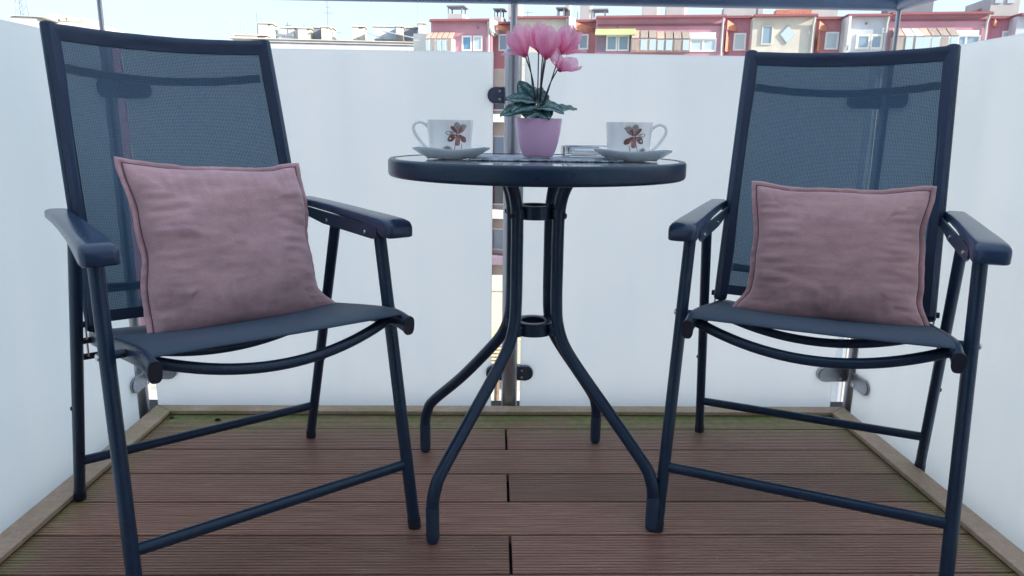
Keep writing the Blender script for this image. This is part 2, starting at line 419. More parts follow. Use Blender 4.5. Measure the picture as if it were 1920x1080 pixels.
def clamp(x, y, z, dx, dy, m=m_clamp, ln=.052, h=.031):
    """D-shaped glass clamp reaching from a post at (x,y) along (dx,dy)"""
    d = Vector((dx, dy, 0)).normalized(); s = Vector((-d.y, d.x, 0)); pts = []
    o0 = Vector((x, y, z)) + d * .010
    pts = [o0 + Vector((0, 0, -h / 2 * 1.35)), o0 + d * (ln - h * .68) + Vector((0, 0, -h / 2 * 1.35))]
    for k in range(1, 12):
        t = -math.pi / 2 + math.pi * k / 12; pts.append(o0 + d * (ln - h * .68 + math.cos(t) * h * .68) + Vector((0, 0, math.sin(t) * h * .68)))
    pts += [o0 + d * (ln - h * .68) + Vector((0, 0, h / 2 * 1.35)), o0 + Vector((0, 0, h / 2 * 1.35))]
    b = B(); b.prism([p - s * .014 for p in pts], s * .028)
    bmesh.ops.bevel(b.bm, geom=[e for e in b.bm.edges if abs((e.verts[0].co - e.verts[1].co).normalized().dot(s)) < .1], offset=.003, segments=2, affect='EDGES')
    c = radd(b, 'clamp', m)
    for zz in (-.010, .010):
        for sg in (-1, 1):
            b = B(); q = o0 + d * .020 + Vector((0, 0, zz)) + s * sg * .0135
            b.tube([q, q + s * sg * .0022], .0038, seg=10); radd(b, 'screw', m_screw, True, c)
for z in (.853, .088):
    yy = (PY + GY) / 2 + .012
    dk_ = m_clamp
    clamp(XPC - .004, yy, z, -1, 0, dk_); clamp(XPC + .006, yy, z, 1, 0, dk_)
    cm = m_steel if z < .5 else m_clamp
    clamp(XPL, yy, z, 1, 0, cm, .085); clamp(XPR, yy, z, -1, 0, cm, .085)
    clamp(GXL - .006, PY - .01, z, 0, -1, cm, .092); clamp(GXR + .006, PY - .01, z, 0, -1, cm, .092)
    for x in (GXL - .006, GXR + .006):
        clamp(x, .35, z, 0, -1, cm, .05); clamp(x, .35, z, 0, 1, cm, .07)

# ------------------------------------------------------------------ own house behind the camera
own = empty('balcony_house', (0, -1.3, 0))
tag(own, 'tall rendered house behind the balcony with rows of windows, casting shade on the deck', 'building')
m_own = rough_mat('pale_house_render', (.78, .78, .77), .9, .1, 1.5)
b = B()
# facade with a door opening behind the balcony
b.box(-14, -1.2, -6, 0, -15, 4.7); b.box(1.3, 34, -6, 0, -15, 4.7); b.box(-1.2, 1.3, -6, 0, 2.2, 4.7); b.box(-1.2, 1.3, -6, 0, -15, -.05)
b.obj('wall', m_own, own, False)
m_dglass = mat('dark_window_glass', (.05, .07, .09), .08, spec=.8)
b = B(); b.box(-1.2, 1.3, -.35, -.3, -.05, 2.2); b.obj('balcony_door', m_dglass, own, False)
m_wframe = mat('white_window_frame', (.75, .76, .78), .5)
b = B()
for x0 in (-1.2, .02, 1.22): b.box(x0, x0 + .08, -.29, -.24, -.05, 2.2)
b.obj('door_frame', m_wframe, own, False)
bw = B(); bw.box(-.7, .7, -.02, .03, -.75, .75); mw = bw.obj('window', m_wframe, own, False)
bp = B(); bp.box(-.62, -.03, .031, .035, -.67, .67); bp.box(.03, .62, .031, .035, -.67, .67); mp_ = bp.obj('pane', m_dglass, mw, False)
mw.location = (-3.5, 0, 1.5); first = True
for i in range(-4, 10):
    for k in range(-5, 2):
        if i in (-1,) and k == 0 or i * 3.2 - .3 > -2 and i * 3.2 - .3 < 2: continue
        if k < -1 and i % 2: continue
        c = copy_tree(mw, own); c.location = (i * 3.2 - .3, 0, 1.5 + k * 2.9)

# ================================================================== FAR BUILDINGS
class Facade:
    """a building with its own local frame: u along the front, v away from the viewer, z up; sizes measured on the front plane"""
    def __init__(s, name, loc, rz, label, group=None):
        s.root = empty(name, loc, rz); tag(s.root, label, 'building', group)
        s.o = Vector(loc); s.ax = Vector((math.cos(rz), math.sin(rz), 0)); s.ay = Vector((-math.sin(rz), math.cos(rz), 0))
    def uz(s, px, py, off=0.):
        d = px_ray(px, py); o = Vector((0, 0, EYE)); q = s.o + s.ay * off
        t = (q - o).dot(s.ay) / d.dot(s.ay); p = o + d * t - s.o
        return p.dot(s.ax), p.z
    def rect(s, x0, y0, x1, y1, off=0.):
        u0, z1 = s.uz(x0, y0, off); u1, z0 = s.uz(x1, y1, off)
        return u0, u1, z0, z1
    def block(s, name, m, px, v0, v1, zlo=None, parent=None, off=None):
        u0, u1, z0, z1 = s.rect(*px, off=v0 if off is None else off)
        if zlo is not None: z0 = zlo
        b = B(); b.box(u0, u1, v0, v1, z0, z1); return b.obj(name, m, parent or s.root, False)
    def window(s, px, v0, m_f, m_g, leaves=1, fr=.09, parent=None):
        u0, u1, z0, z1 = s.rect(*px, off=v0); b = B()
        t = fr; v1 = v0 - .06
        b.box(u0, u1, v1, v0 - .002, z0, z0 + t); b.box(u0, u1, v1, v0 - .002, z1 - t, z1)
        b.box(u0, u0 + t, v1, v0 - .002, z0 + t, z1 - t); b.box(u1 - t, u1, v1, v0 - .002, z0 + t, z1 - t)
        for k in range(1, leaves):
            c = u0 + (u1 - u0) * k / leaves; b.box(c - t / 2, c + t / 2, v1, v0 - .002, z0 + t, z1 - t)
        w_ = b.obj('window', m_f, parent or s.root, False)
        for k in range(leaves):
            a = u0 + (u1 - u0) * k / leaves + t / 2; c = u0 + (u1 - u0) * (k + 1) / leaves - t / 2
            g = B(); g.box(a, c, v0 - .03, v0 - .004, z0 + t * .5, z1 - t * .5); g.obj('pane', m_g, w_, False)
        return w_
def wallm(name, col, var=.12, sc_=.8): return rough_mat(name, col, .9, var, sc_, .1, 8)
m_pink = wallm('pink_render', (.50, .27, .34)); m_red = wallm('red_brick_render', (.44, .21, .23)); m_cream = wallm('cream_render', (.56, .54, .49))
m_magenta = rough_mat('magenta_ribbed', (.44, .21, .28), .8, .25, 6, stretch=(8, 1, .3)); m_pale = wallm('pale_blue_render', (.48, .53, .60)); m_white = wallm('white_render', (.68, .68, .67))
m_grey = wallm('grey_render', (.46, .47, .48)); m_dgrey = wallm('dark_grey_render', (.22, .25, .30)); m_eave = wallm('dark_red_eave', (.26, .10, .12))
m_tile = rough_mat('orange_roof_tile', (.52, .22, .15), .8, .3, 9, stretch=(3, 1, 1)); m_roof = wallm('bitumen_roof', (.38, .37, .36))
m_wood = rough_mat('weathered_timber_panel', (.36, .31, .29), .8, .25, 5, stretch=(4, 1, .3)); m_green = wallm('yellow_green_awning_cloth', (.44, .52, .26))
m_orange = wallm('peach_panel', (.56, .40, .34)); m_recess = wallm('recess_shade_and_trim', (.26, .20, .26)); m_shut = wallm('roller_box', (.76, .78, .80))
m_pane = mat('sky_reflecting_pane', (.22, .32, .42), .12, spec=.9); m_panel_b = mat('blue_pane', (.12, .27, .45), .15, spec=.8)
m_palepane = mat('pale_pane', (.45, .56, .62), .15, spec=.8)

ROT = R(-10)
PB = Facade('row_of_flats', (0, 42, 0), ROT, 'long pink and cream row of flats with flat roof and chimneys facing the balcony')
ZG = -15.2
# wall bays: (x0, top, x1, material, front v, depth)
bays = [(808, 41, 922, m_pink, 0), (922, 42, 957, m_red, .9), (957, 36, 1069, m_cream, 0), (1069, 38, 1118, m_red, .9), (1118, 34.5, 1361, m_pink, 0),
        (1361, 31, 1413, m_magenta, .8), (1413, 32.5, 1531, m_cream, 0), (1531, 33, 1587, m_red, .8), (1587, 32, 1669, m_pale, 0), (1669, 28.5, 1857, m_pink, 0),
        (1857, 32, 1909, m_magenta, .8), (1909, 30, 2080, m_pale, 0)]
edges = []
for (x0, t, x1, m, v0) in bays:
    u0, _ = PB.uz(x0, t); u1, _ = PB.uz(x1, t); _, z1 = PB.uz((x0 + x1) / 2, t)
    edges.append((u0, u1, z1, v0))
    zs = z1 - 2.4
    b = B(); b.box(u0, u1, v0, 11, zs, z1); b.obj('wall_bay', m, PB.root, False)
    b = B(); b.box(u0, u1, v0 + .01, 11, ZG, zs); b.obj('wall_bay', m if m in (m_pink, m_cream, m_pale) else m_cream, PB.root, False)
    b = B(); b.box(u0 + .01, u1 - .01, v0 - .28, 11.1, z1 + .002, z1 + .13); b.obj('eave', m_eave, PB.root, False)
    if v0 == 0:
        b = B(); b.tube([(u0, -.30, z1 + .03), (u1, -.30, z1 + .03)], .07, seg=8); b.obj('gutter', m_eave, PB.root)
        b = B(); b.tube([(u1 - .15, -.10, ZG), (u1 - .15, -.10, z1 - .35), (u1 - .15, -.30, z1)], .06, seg=8); b.obj('downpipe', m_grey, PB.root)
# cornice line on pink bay
for (x0, x1, y, m) in ((1121, 1360, 46, m_eave), (1672, 1855, 37, m_eave)):
    u0, u1, z0, z1 = PB.rect(x0, y, x1, y + 1.5); b = B(); b.box(u0, u1, -.09, -.002, z0, z1); b.obj('cornice', m, PB.root, False)
# splayed white fins that catch the sun
def fin(px0, py0, px1, py1, m=m_white):
    u0, u1, z0, z1 = PB.rect(px0, py0, px1, py1); b = B()
    b.prism([Vector((u0, -.55, z0 + .3)), Vector((u0, -.02, z0)), Vector((u0, .9, z0)), Vector((u0, .9, z1)), Vector((u0, -.02, z1)), Vector((u0, -.55, z1))][::-1], (.12, 0, 0))
    b.prism([Vector((u0 + .12, -.5, z0 + .2)), Vector((u1, .85, z0)), Vector((u1, .85, z1)), Vector((u0 + .12, -.5, z1))], (0, .05, 0))
    b.obj('party_fin', m, PB.root, False)
fin(921, 38, 931, 66); fin(1068, 33, 1078, 60); fin(1587, 33, 1598, 98)
# tiled hoods and orange paint for sunlit brick on the recessed bays
def hood(px0, py0, px1, py1, m=m_tile):
    u0, u1, z0, z1 = PB.rect(px0, py0, px1, py1); b = B()
    b.prism([Vector((u0, -.15, z1)), Vector((u1, .75, z0 + (z1 - z0) * .5)), Vector((u1, .80, z0)), Vector((u0, -.10, z0))], (0, .12, .02)); b.obj('hood_or_sunlit_brick', m, PB.root, False)
hood(932, 46, 953, 56); hood(1080, 42, 1112, 56); hood(1364, 38, 1388, 56); hood(1536, 40, 1560, 56); hood(1864, 36, 1884, 48)
hood(1362, 56, 1372, 96, m_tile); hood(1535, 56, 1545, 96, m_tile)
# windows of the top storey
W = PB.window
W((866, 67, 885, 96), 0, m_wframe, m_panel_b); W((887, 67, 905, 96), 0, m_wframe, m_palepane)
W((935, 64, 953, 96), .9, m_wframe, m_pane); W((1085, 64, 1103, 93), .9, m_wframe, m_pane)
W((1376, 62, 1397, 95), .8, m_wframe, m_palepane); W((1548, 60, 1570, 93), .8, m_wframe, m_palepane); W((1879, 58, 1899, 92), .8, m_wframe, m_palepane)
W((1294, 72, 1342, 97), 0, m_wframe, m_palepane, 2)
PB.block('roller_box', m_shut, (1293, 61, 1342, 72), -.16, -.002)
W((1429, 48, 1447, 84), 0, m_cream, m_pane, 1, .07)
W((1606, 64, 1630, 93), 0, m_white, m_pane, 1, .12); W((1632, 64, 1653, 93), 0, m_white, m_pane, 1, .12)
W((1785, 66, 1834, 98), 0, m_wframe, m_pane, 2); PB.block('roller_box', m_shut, (1784, 57, 1835, 66), -.16, -.002)
# diamond window
uc, zc = PB.uz(1476, 65); b = B(); r_ = .36
def diamond(r0, y0, y1): 
    return [Vector((uc - r0, y0, zc)), Vector((uc, y0, zc - r0 * 1.15)), Vector((uc + r0, y0, zc)), Vector((uc, y0, zc + r0 * 1.15))]
b.prism(diamond(r_ + .06, -.05, 0), (0, .045, 0)); dw = b.obj('window', m_grey, PB.root, False)
b = B(); b.prism(diamond(r_, -.07, 0), (0, .018, 0)); b.obj('pane', m_palepane, dw, False)
# loggia shade painted as a flat dark sheet, with awning, timber enclosures
PB.block('loggia_shade', m_recess, (1119, 58, 1186, 97), -.03, -.003)
W((1137, 66, 1157, 96), -.04, m_wframe, m_pane); W((1159, 66, 1179, 96), -.04, m_wframe, m_pane)
def slope_panel(name, m, px, out, t=.06):
    u0, u1, z0, z1 = PB.rect(*px); b = B()
    b.prism([Vector((u0, -.03, z1)), Vector((u0, -out, z0)), Vector((u0, -out, z0 - t)), Vector((u0, -.03, z1 - t))], (u1 - u0, 0, 0)); return b.obj(name, m, PB.root, False)
slope_panel('awning', m_green, (1117, 54, 1192, 66), .6)
def enclosure(x0, x1, yt, ym, yb, n, m_top, m_post_):
    """glazed-in balcony: sloping top panels, a row of windows under it"""
    u0, u1, z0, z1 = PB.rect(x0, yt, x1, yb); _, zm = PB.uz((x0 + x1) / 2, ym)
    b = B(); b.box(u0, u1, -.75, -.05, zm - .001 - .35 - (zm - z0) + .3, zm - .02); e = b.obj('balcony_enclosure', m_post_, PB.root, False)
    for k in range(n):
        a = u0 + (u1 - u0) * k / n + .03; c = u0 + (u1 - u0) * (k + 1) / n - .03
        b = B(); b.prism([Vector((a, -.05, z1)), Vector((a, -.80, zm)), Vector((a, -.76, zm - .05)), Vector((a, -.02, z1 - .05))], (c - a, 0, 0)); b.obj('top_panel', m_top if k else m_orange, e, False)
        b = B(); b.box(a + .03, c - .03, -.78, -.752, z0, zm - .08); b.obj('pane', m_wood if (k * 7 + n) % 3 == 0 else m_palepane, e, False)
enclosure(1184, 1230, 57, 74, 97, 3, m_wood, m_orange); enclosure(1231, 1291, 59, 75, 97, 4, m_wood, m_wood)
enclosure(1671, 1719, 54, 70, 97, 3, m_shut, m_wood); enclosure(1720, 1783, 53, 70, 97, 4, m_wood, m_shut)
# terrace box at the left end
PB.block('terrace_wall', m_white, (775, 63, 803, 97), .2, 3, -9)
enclosure(803, 854, 61, 75, 97, 5, m_orange, m_white)
# blue sign panel low on the right bay
PB.block('blind', mat('turquoise_cloth', (.12, .55, .68), .7), (1776, 74, 1786, 92), -.12, -.08)
# chimneys: (x0,y0,x1,y1,v, open top)
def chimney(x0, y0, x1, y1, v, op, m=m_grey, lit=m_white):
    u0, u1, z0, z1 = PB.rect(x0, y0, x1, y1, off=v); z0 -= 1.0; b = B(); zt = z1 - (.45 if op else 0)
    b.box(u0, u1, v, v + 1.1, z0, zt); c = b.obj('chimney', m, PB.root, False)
    b = B(); b.box(u1 + .002, u1 + .06 + (u1 - u0) * .12, v + .05, v + 1.1, z0, zt - .04); b.obj('sun_side_face', lit, c, False)  # separate right face carries the sunlit side in its colour
    if op:
        b = B(); b.box(u0 - .05, u1 + .15, v - .05, v + 1.15, z1 - .05, z1 + .02)
        for a in (u0 + .01, u1 - .08): b.box(a, a + .07, v + .01, v + .08, zt + .002, z1 - .052); b.box(a, a + .07, v + 1.0, v + 1.07, zt + .002, z1 - .052)
        b.obj('chimney_cover', m_dgrey, c, False)
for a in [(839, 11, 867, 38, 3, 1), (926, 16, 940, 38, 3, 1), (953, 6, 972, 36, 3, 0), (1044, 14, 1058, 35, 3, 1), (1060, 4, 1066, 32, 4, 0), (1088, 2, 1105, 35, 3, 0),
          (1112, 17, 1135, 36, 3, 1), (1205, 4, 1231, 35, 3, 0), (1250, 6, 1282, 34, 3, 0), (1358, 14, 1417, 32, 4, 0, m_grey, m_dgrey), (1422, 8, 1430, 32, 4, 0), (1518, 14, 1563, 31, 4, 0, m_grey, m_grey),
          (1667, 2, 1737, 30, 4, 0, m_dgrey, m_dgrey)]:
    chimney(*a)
# stair tower and gables on the right
PB.block('stair_tower', m_grey, (1860, -6, 1908, 34), 2, 5, None)
for x in (1867, 1890): PB.block('tower_opening', m_palepane, (x, -3, x + 12, 6), 1.95, 1.995)
def gable(x0, y0, x1, y1, m=m_tile):
    u0, u1, z0, z1 = PB.rect(x0, y0, x1, y1, off=3); b = B()
    b.prism([Vector((u0, 3, z0)), Vector((u1, 3, z0)), Vector((u1, 3, z1))], (0, 2.5, 0)); b.obj('tiled_gable', m, PB.root, False)
gable(1815, 4, 1858, 30); gable(1900, 12, 1990, 31)
PB.block('tiled_parapet', m_tile, (1456, 18, 1521, 31), 3.4, 4.2, None)
# small round vents
for x, y in ((896, 52), (1158, 51), (1624, 44), (1664, 55)):
    u, z = PB.uz(x, y); b = B(); b.tube([(u, -.004, z), (u, -.03, z)], .07, seg=12); b.obj('vent', m_recess, PB.root)
# lower storeys, as far as the gaps in the railing let them show
for k in range(1, 5):
    dy = 0
    for uu, mfr in ((PB.uz(929, 60)[0], m_wframe), (PB.uz(982, 60)[0], m_wframe), (PB.uz(1574, 60)[0], m_wframe), (PB.uz(895, 60)[0], m_wframe), (PB.uz(1020, 60)[0], m_wframe)):
        z1 = PB.uz(929, 66)[1] - k * 2.75; v0 = next((e[3] for e in edges if e[0] <= uu < e[1]), 0)
        b = B(); b.box(uu - .5, uu + .5, v0 - .06, v0 - .002, z1 - 1.35, z1); w_ = b.obj('window', mfr, PB.root, False)
        b = B(); b.box(uu - .40, uu + .40, v0 - .075, v0 - .061, z1 - 1.25, z1 - .1); b.obj('pane', m_dglass if k % 2 else m_pane, w_, False)
    b = B(); ub = PB.uz(938, 60)[0]; zz = PB.uz(929, 66)[1] - k * 2.75
    b.box(ub - .95, ub + .95, -.5, .88, zz - 2.0, zz - 1.55); b.obj('balcony', m_white if k % 2 else m_recess, PB.root, False)

# far low pale block on the left, beyond
LB = Facade('flat_roofed_block', (0, 66, 0), R(4), 'low pale flat roofed block with roof huts, left of the pink flats')
LB.block('wall', m_pale, (470, 79, 812, 130), 0, 16, -15); LB.block('parapet', m_cream, (430, 71.5, 782, 78.5), -.3, 16.3)
LB.block('parapet', m_grey, (500, 78.5, 790, 81), -.15, -.01)
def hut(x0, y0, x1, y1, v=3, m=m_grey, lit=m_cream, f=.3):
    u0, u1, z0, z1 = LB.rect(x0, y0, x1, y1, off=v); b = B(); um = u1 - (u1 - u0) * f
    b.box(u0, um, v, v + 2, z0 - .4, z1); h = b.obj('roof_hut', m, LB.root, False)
    b = B(); b.box(um + .003, u1, v + .1, v + 2, z0 - .4, z1 - .08); b.obj('sun_side_face', lit, h, False)  # right part of the hut coloured as its sunlit side
    b = B(); b.box(u0 - .1, u1 + .1, v - .1, v + 2.1, z1 + .002, z1 + .1); b.obj('hut_roof', m_cream, h, False)
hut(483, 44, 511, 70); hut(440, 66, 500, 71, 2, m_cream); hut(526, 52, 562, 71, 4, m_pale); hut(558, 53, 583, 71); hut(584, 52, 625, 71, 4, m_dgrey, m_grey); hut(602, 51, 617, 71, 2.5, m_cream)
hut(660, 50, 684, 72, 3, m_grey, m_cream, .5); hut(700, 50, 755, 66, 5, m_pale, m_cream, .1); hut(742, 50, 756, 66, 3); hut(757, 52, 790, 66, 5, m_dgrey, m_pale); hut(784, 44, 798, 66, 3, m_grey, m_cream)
for x0, x1 in ((516, 532), (535, 549)): LB.block('hut_window', m_dgrey, (x0, 63, x1, 68), 1.5, 1.9)
def tilt(x0, y0, x1, y1):
    u0, u1, z0, z1 = LB.rect(x0, y0, x1, y1, off=1.5); b = B()
    b.prism([Vector((u0, 1.2, z1)), Vector((u0 + .3, 3.2, z1 + .1)), Vector((u1, 3.2, z0 + .15)), Vector((u1 - .3, 1.2, z0))], (0, 0, .09)); b.obj('tilted_panel', mat('panel_grey', (.30, .36, .44), .35), LB.root, False)
tilt(682, 60, 716, 72); tilt(718, 60, 780, 72)
def mast(F, px, py0, py1, v, r=.03, arms=(), lab='', nm='roof_aerial', kind='aerial'):
    u, z1 = F.uz(px, py0, v); _, z0 = F.uz(px, py1, v)
    p = F.o + F.ax * u + F.ay * v; b = B(); b.tube([(0, 0, z0 - .6), (0, 0, z1)], r, seg=6)
    for (dz, ln, dx) in arms: b.tube([(-ln * .4 + dx, 0, z1 - dz), (ln * .6 + dx, 0, z1 - dz)], r * .7, seg=5)
    o = b.obj(nm, m_dgrey, None); o.location = (p.x, p.y, 0); tag(o, lab, kind); return o
mast(LB, 613, -2, 70, 4, .035, ((1.2, .8, 0), (2.9, 1.4, .3), (.7, .4, 0)), 'tall thin roof aerial with cross arms on the pale flat roofed block')
mast(LB, 481, 24, 72, 4, .03, ((.8, .6, 0),), 'short aerial standing just left of the leftmost roof hut')
mast(LB, 783, 4, 50, 6, .015, (), 'very thin wire aerial rising from the roof huts nearest the pink flats')
mast(LB, 539, 42, 54, 4, .05, ((.25, .5, 0), (.55, .7, 0)), 'stubby aerial on the roof of the second pale hut')
mast(LB, 570, 42, 54, 4, .03, (), 'small plain pole on the hut with the sunlit cream side')
for i, (x, y, l) in enumerate(((436, 38, 'leftmost'), (460, 38, 'second from the left'), (520, 40, 'rightmost, beside the roof hut'))):
    u, z1 = LB.uz(x, y, 5); _, z0 = LB.uz(x, 72, 5); p = LB.o + LB.ax * u + LB.ay * 5; b = B()
    b.tube([(0, 0, z0 - .5), (0, 0, z1 - .5), (-.25, 0, z1)], .035, seg=6); o = b.obj('bent_pole', m_grey, None); o.location = (p.x, p.y, 0)
    tag(o, 'bent grey pole on the pale roof, %s of three' % l, 'pole', 'bent poles on the pale roof')
mast(PB, 1083, 22, 38, 5, .03, (), 'thin dark pole between chimneys on the pink flats'); mast(PB, 990, 20, 36, 5, .02, ((.1, .5, 0),), 'small television aerial on the cream bay of the flats')

# far left: grey and cream block with lattice mast
FB = Facade('grey_block', (0, 70, 0), R(8), 'grey and cream block at the far left behind the corner of the railing')
FB.block('wall', m_grey, (19, 31, 80, 130), 0, 10, -15); FB.block('wall', m_cream, (60, 39, 192, 130), 3, 12, -15)
FB.block('parapet', m_cream, (18, 29.5, 80, 31), -.2, 10.2)
for q in ((88, 25, 107, 40), (121, 29, 128, 40), (112, 32, 155, 41), (150, 34, 170, 42)): FB.block('roof_box', m_cream, q, 4, 7)
u, z0 = FB.uz(42, 30, 3); _, z1 = FB.uz(42, -40, 3); p = FB.o + FB.ax * u + FB.ay * 3; b = B(); hw = .22
for sx, sy in ((-1, -1), (1, -1), (1, 1), (-1, 1)): b.tube([(sx * hw * 1.6, sy * hw * 1.6, z0), (sx * hw, sy * hw, z1)], .03, seg=5)
k = 0; z = z0
while z < z1 - .4:
    s0 = 1 if k % 2 else -1
    for y in (-hw * 1.2, hw * 1.2): b.tube([(-s0 * hw * 1.3, y, z), (s0 * hw * 1.3, y, z + .4)], .02, seg=4)
    z += .4; k += 1
o = b.obj('lattice_mast', m_dgrey, None); o.location = (p.x, p.y, 0); tag(o, 'lattice radio mast on the grey block at the far left', 'mast')

# mauve house seen through the left gap of the railing and the left chair's mesh
VB = Facade('mauve_house', (0, 50, 0), R(6), 'narrow mauve house behind the gap at the left corner post')
VB.block('wall', wallm('mauve_render', (.34, .20, .28)), (196, 84, 330, 130), 0, 9, -15)
for k in range(5):
    u0, u1, z0, z1 = VB.rect(228, 100, 262, 118); z0 -= k * 2.8 + .8; z1 -= k * 2.8
    b = B(); b.box(u0, u1, -.06, -.002, z0, z1); w_ = b.obj('window', m_grey, VB.root, False)
    b = B(); b.box(u0 + .1, u1 - .1, -.08, -.061, z0 + .1, z1 - .1); b.obj('pane', m_pane, w_, False)
VB.block('wall', wallm('ochre_render', (.50, .32, .18)), (276, 560, 300, 660), -3, -.5, -15)

# courtyard: yellow garage, slatted gate, bare tree
gy = 33.
def low(name, px0, py0, px1, py1, Y, m, parent, d=2.):
    a = at(px0, py0, Y); c = at(px1, py1, Y); b = B(); b.box(a.x, c.x, Y, Y + d, c.z, a.z); return b.obj(name, m, parent, False)
gar = empty('yellow_garage', (0, 0, 0)); tag(gar, 'low yellow garage in the courtyard, seen in the gap by the centre post', 'garage')
low('wall', 900, 545, 1010, 640, 34.0, wallm('yellow_render', (.66, .60, .46)), gar, 3); low('roof_edge', 895, 540, 1015, 546, 33.9, m_cream, gar, 3.2)
fen = empty('slatted_fence', (0, 0, 0)); tag(fen, 'yellow and grey slatted fence in the courtyard below, in the gap by the centre post', 'fence')
m_slat = wallm('yellow_slat', (.55, .49, .34))
for k in range(12):
    low('slat', 905, 612 + k * 6.6, 1000, 616 + k * 6.6, 29.6, m_slat, fen, .05)
low('post', 915, 606, 918, 700, 29.66, m_dgrey, fen, .08); low('post', 990, 606, 993, 700, 29.66, m_dgrey, fen, .08)
m_bark = rough_mat('bare_bark', (.16, .12, .10), .9, .3, 3)
tr = empty('bare_tree', tuple(at(932, 560, 38) * 1.0)); tr.location.z = ZG; tag(tr, 'bare leafless tree in the courtyard between the flats and the railing gap', 'tree')
b = B(); b.tube([(0, 0, 0), (.05, 0, 2.5), (-.05, .05, 4.5)], [.16, .13, .10], seg=7); b.obj('trunk', m_bark, tr)
b = B(); rnd = random.Random(4)
def branch(p, d, ln, r, lv):
    q = p + d * ln; m_ = p + d * ln * .5 + Vector((rnd.uniform(-1, 1), rnd.uniform(-1, 1), rnd.uniform(-.3, .6))) * ln * .1
    b.tube([p, m_, q], [r, r * .8, r * .6], seg=4, cap=False)
    if lv:
        for _ in range(4 if lv > 2 else 3):
            nd = (d + Vector((rnd.uniform(-1, 1), rnd.uniform(-1, 1), rnd.uniform(-.25, .7))) * .75).normalized()
            branch(q, nd, ln * rnd.uniform(.6, .85), r * .6, lv - 1)
for _ in range(4): branch(Vector((-.05, .05, 4.3)), Vector((rnd.uniform(-.7, .7), rnd.uniform(-.7, .7), .8)).normalized(), 1.3, .08, 4)
b.obj('branches', m_bark, tr)

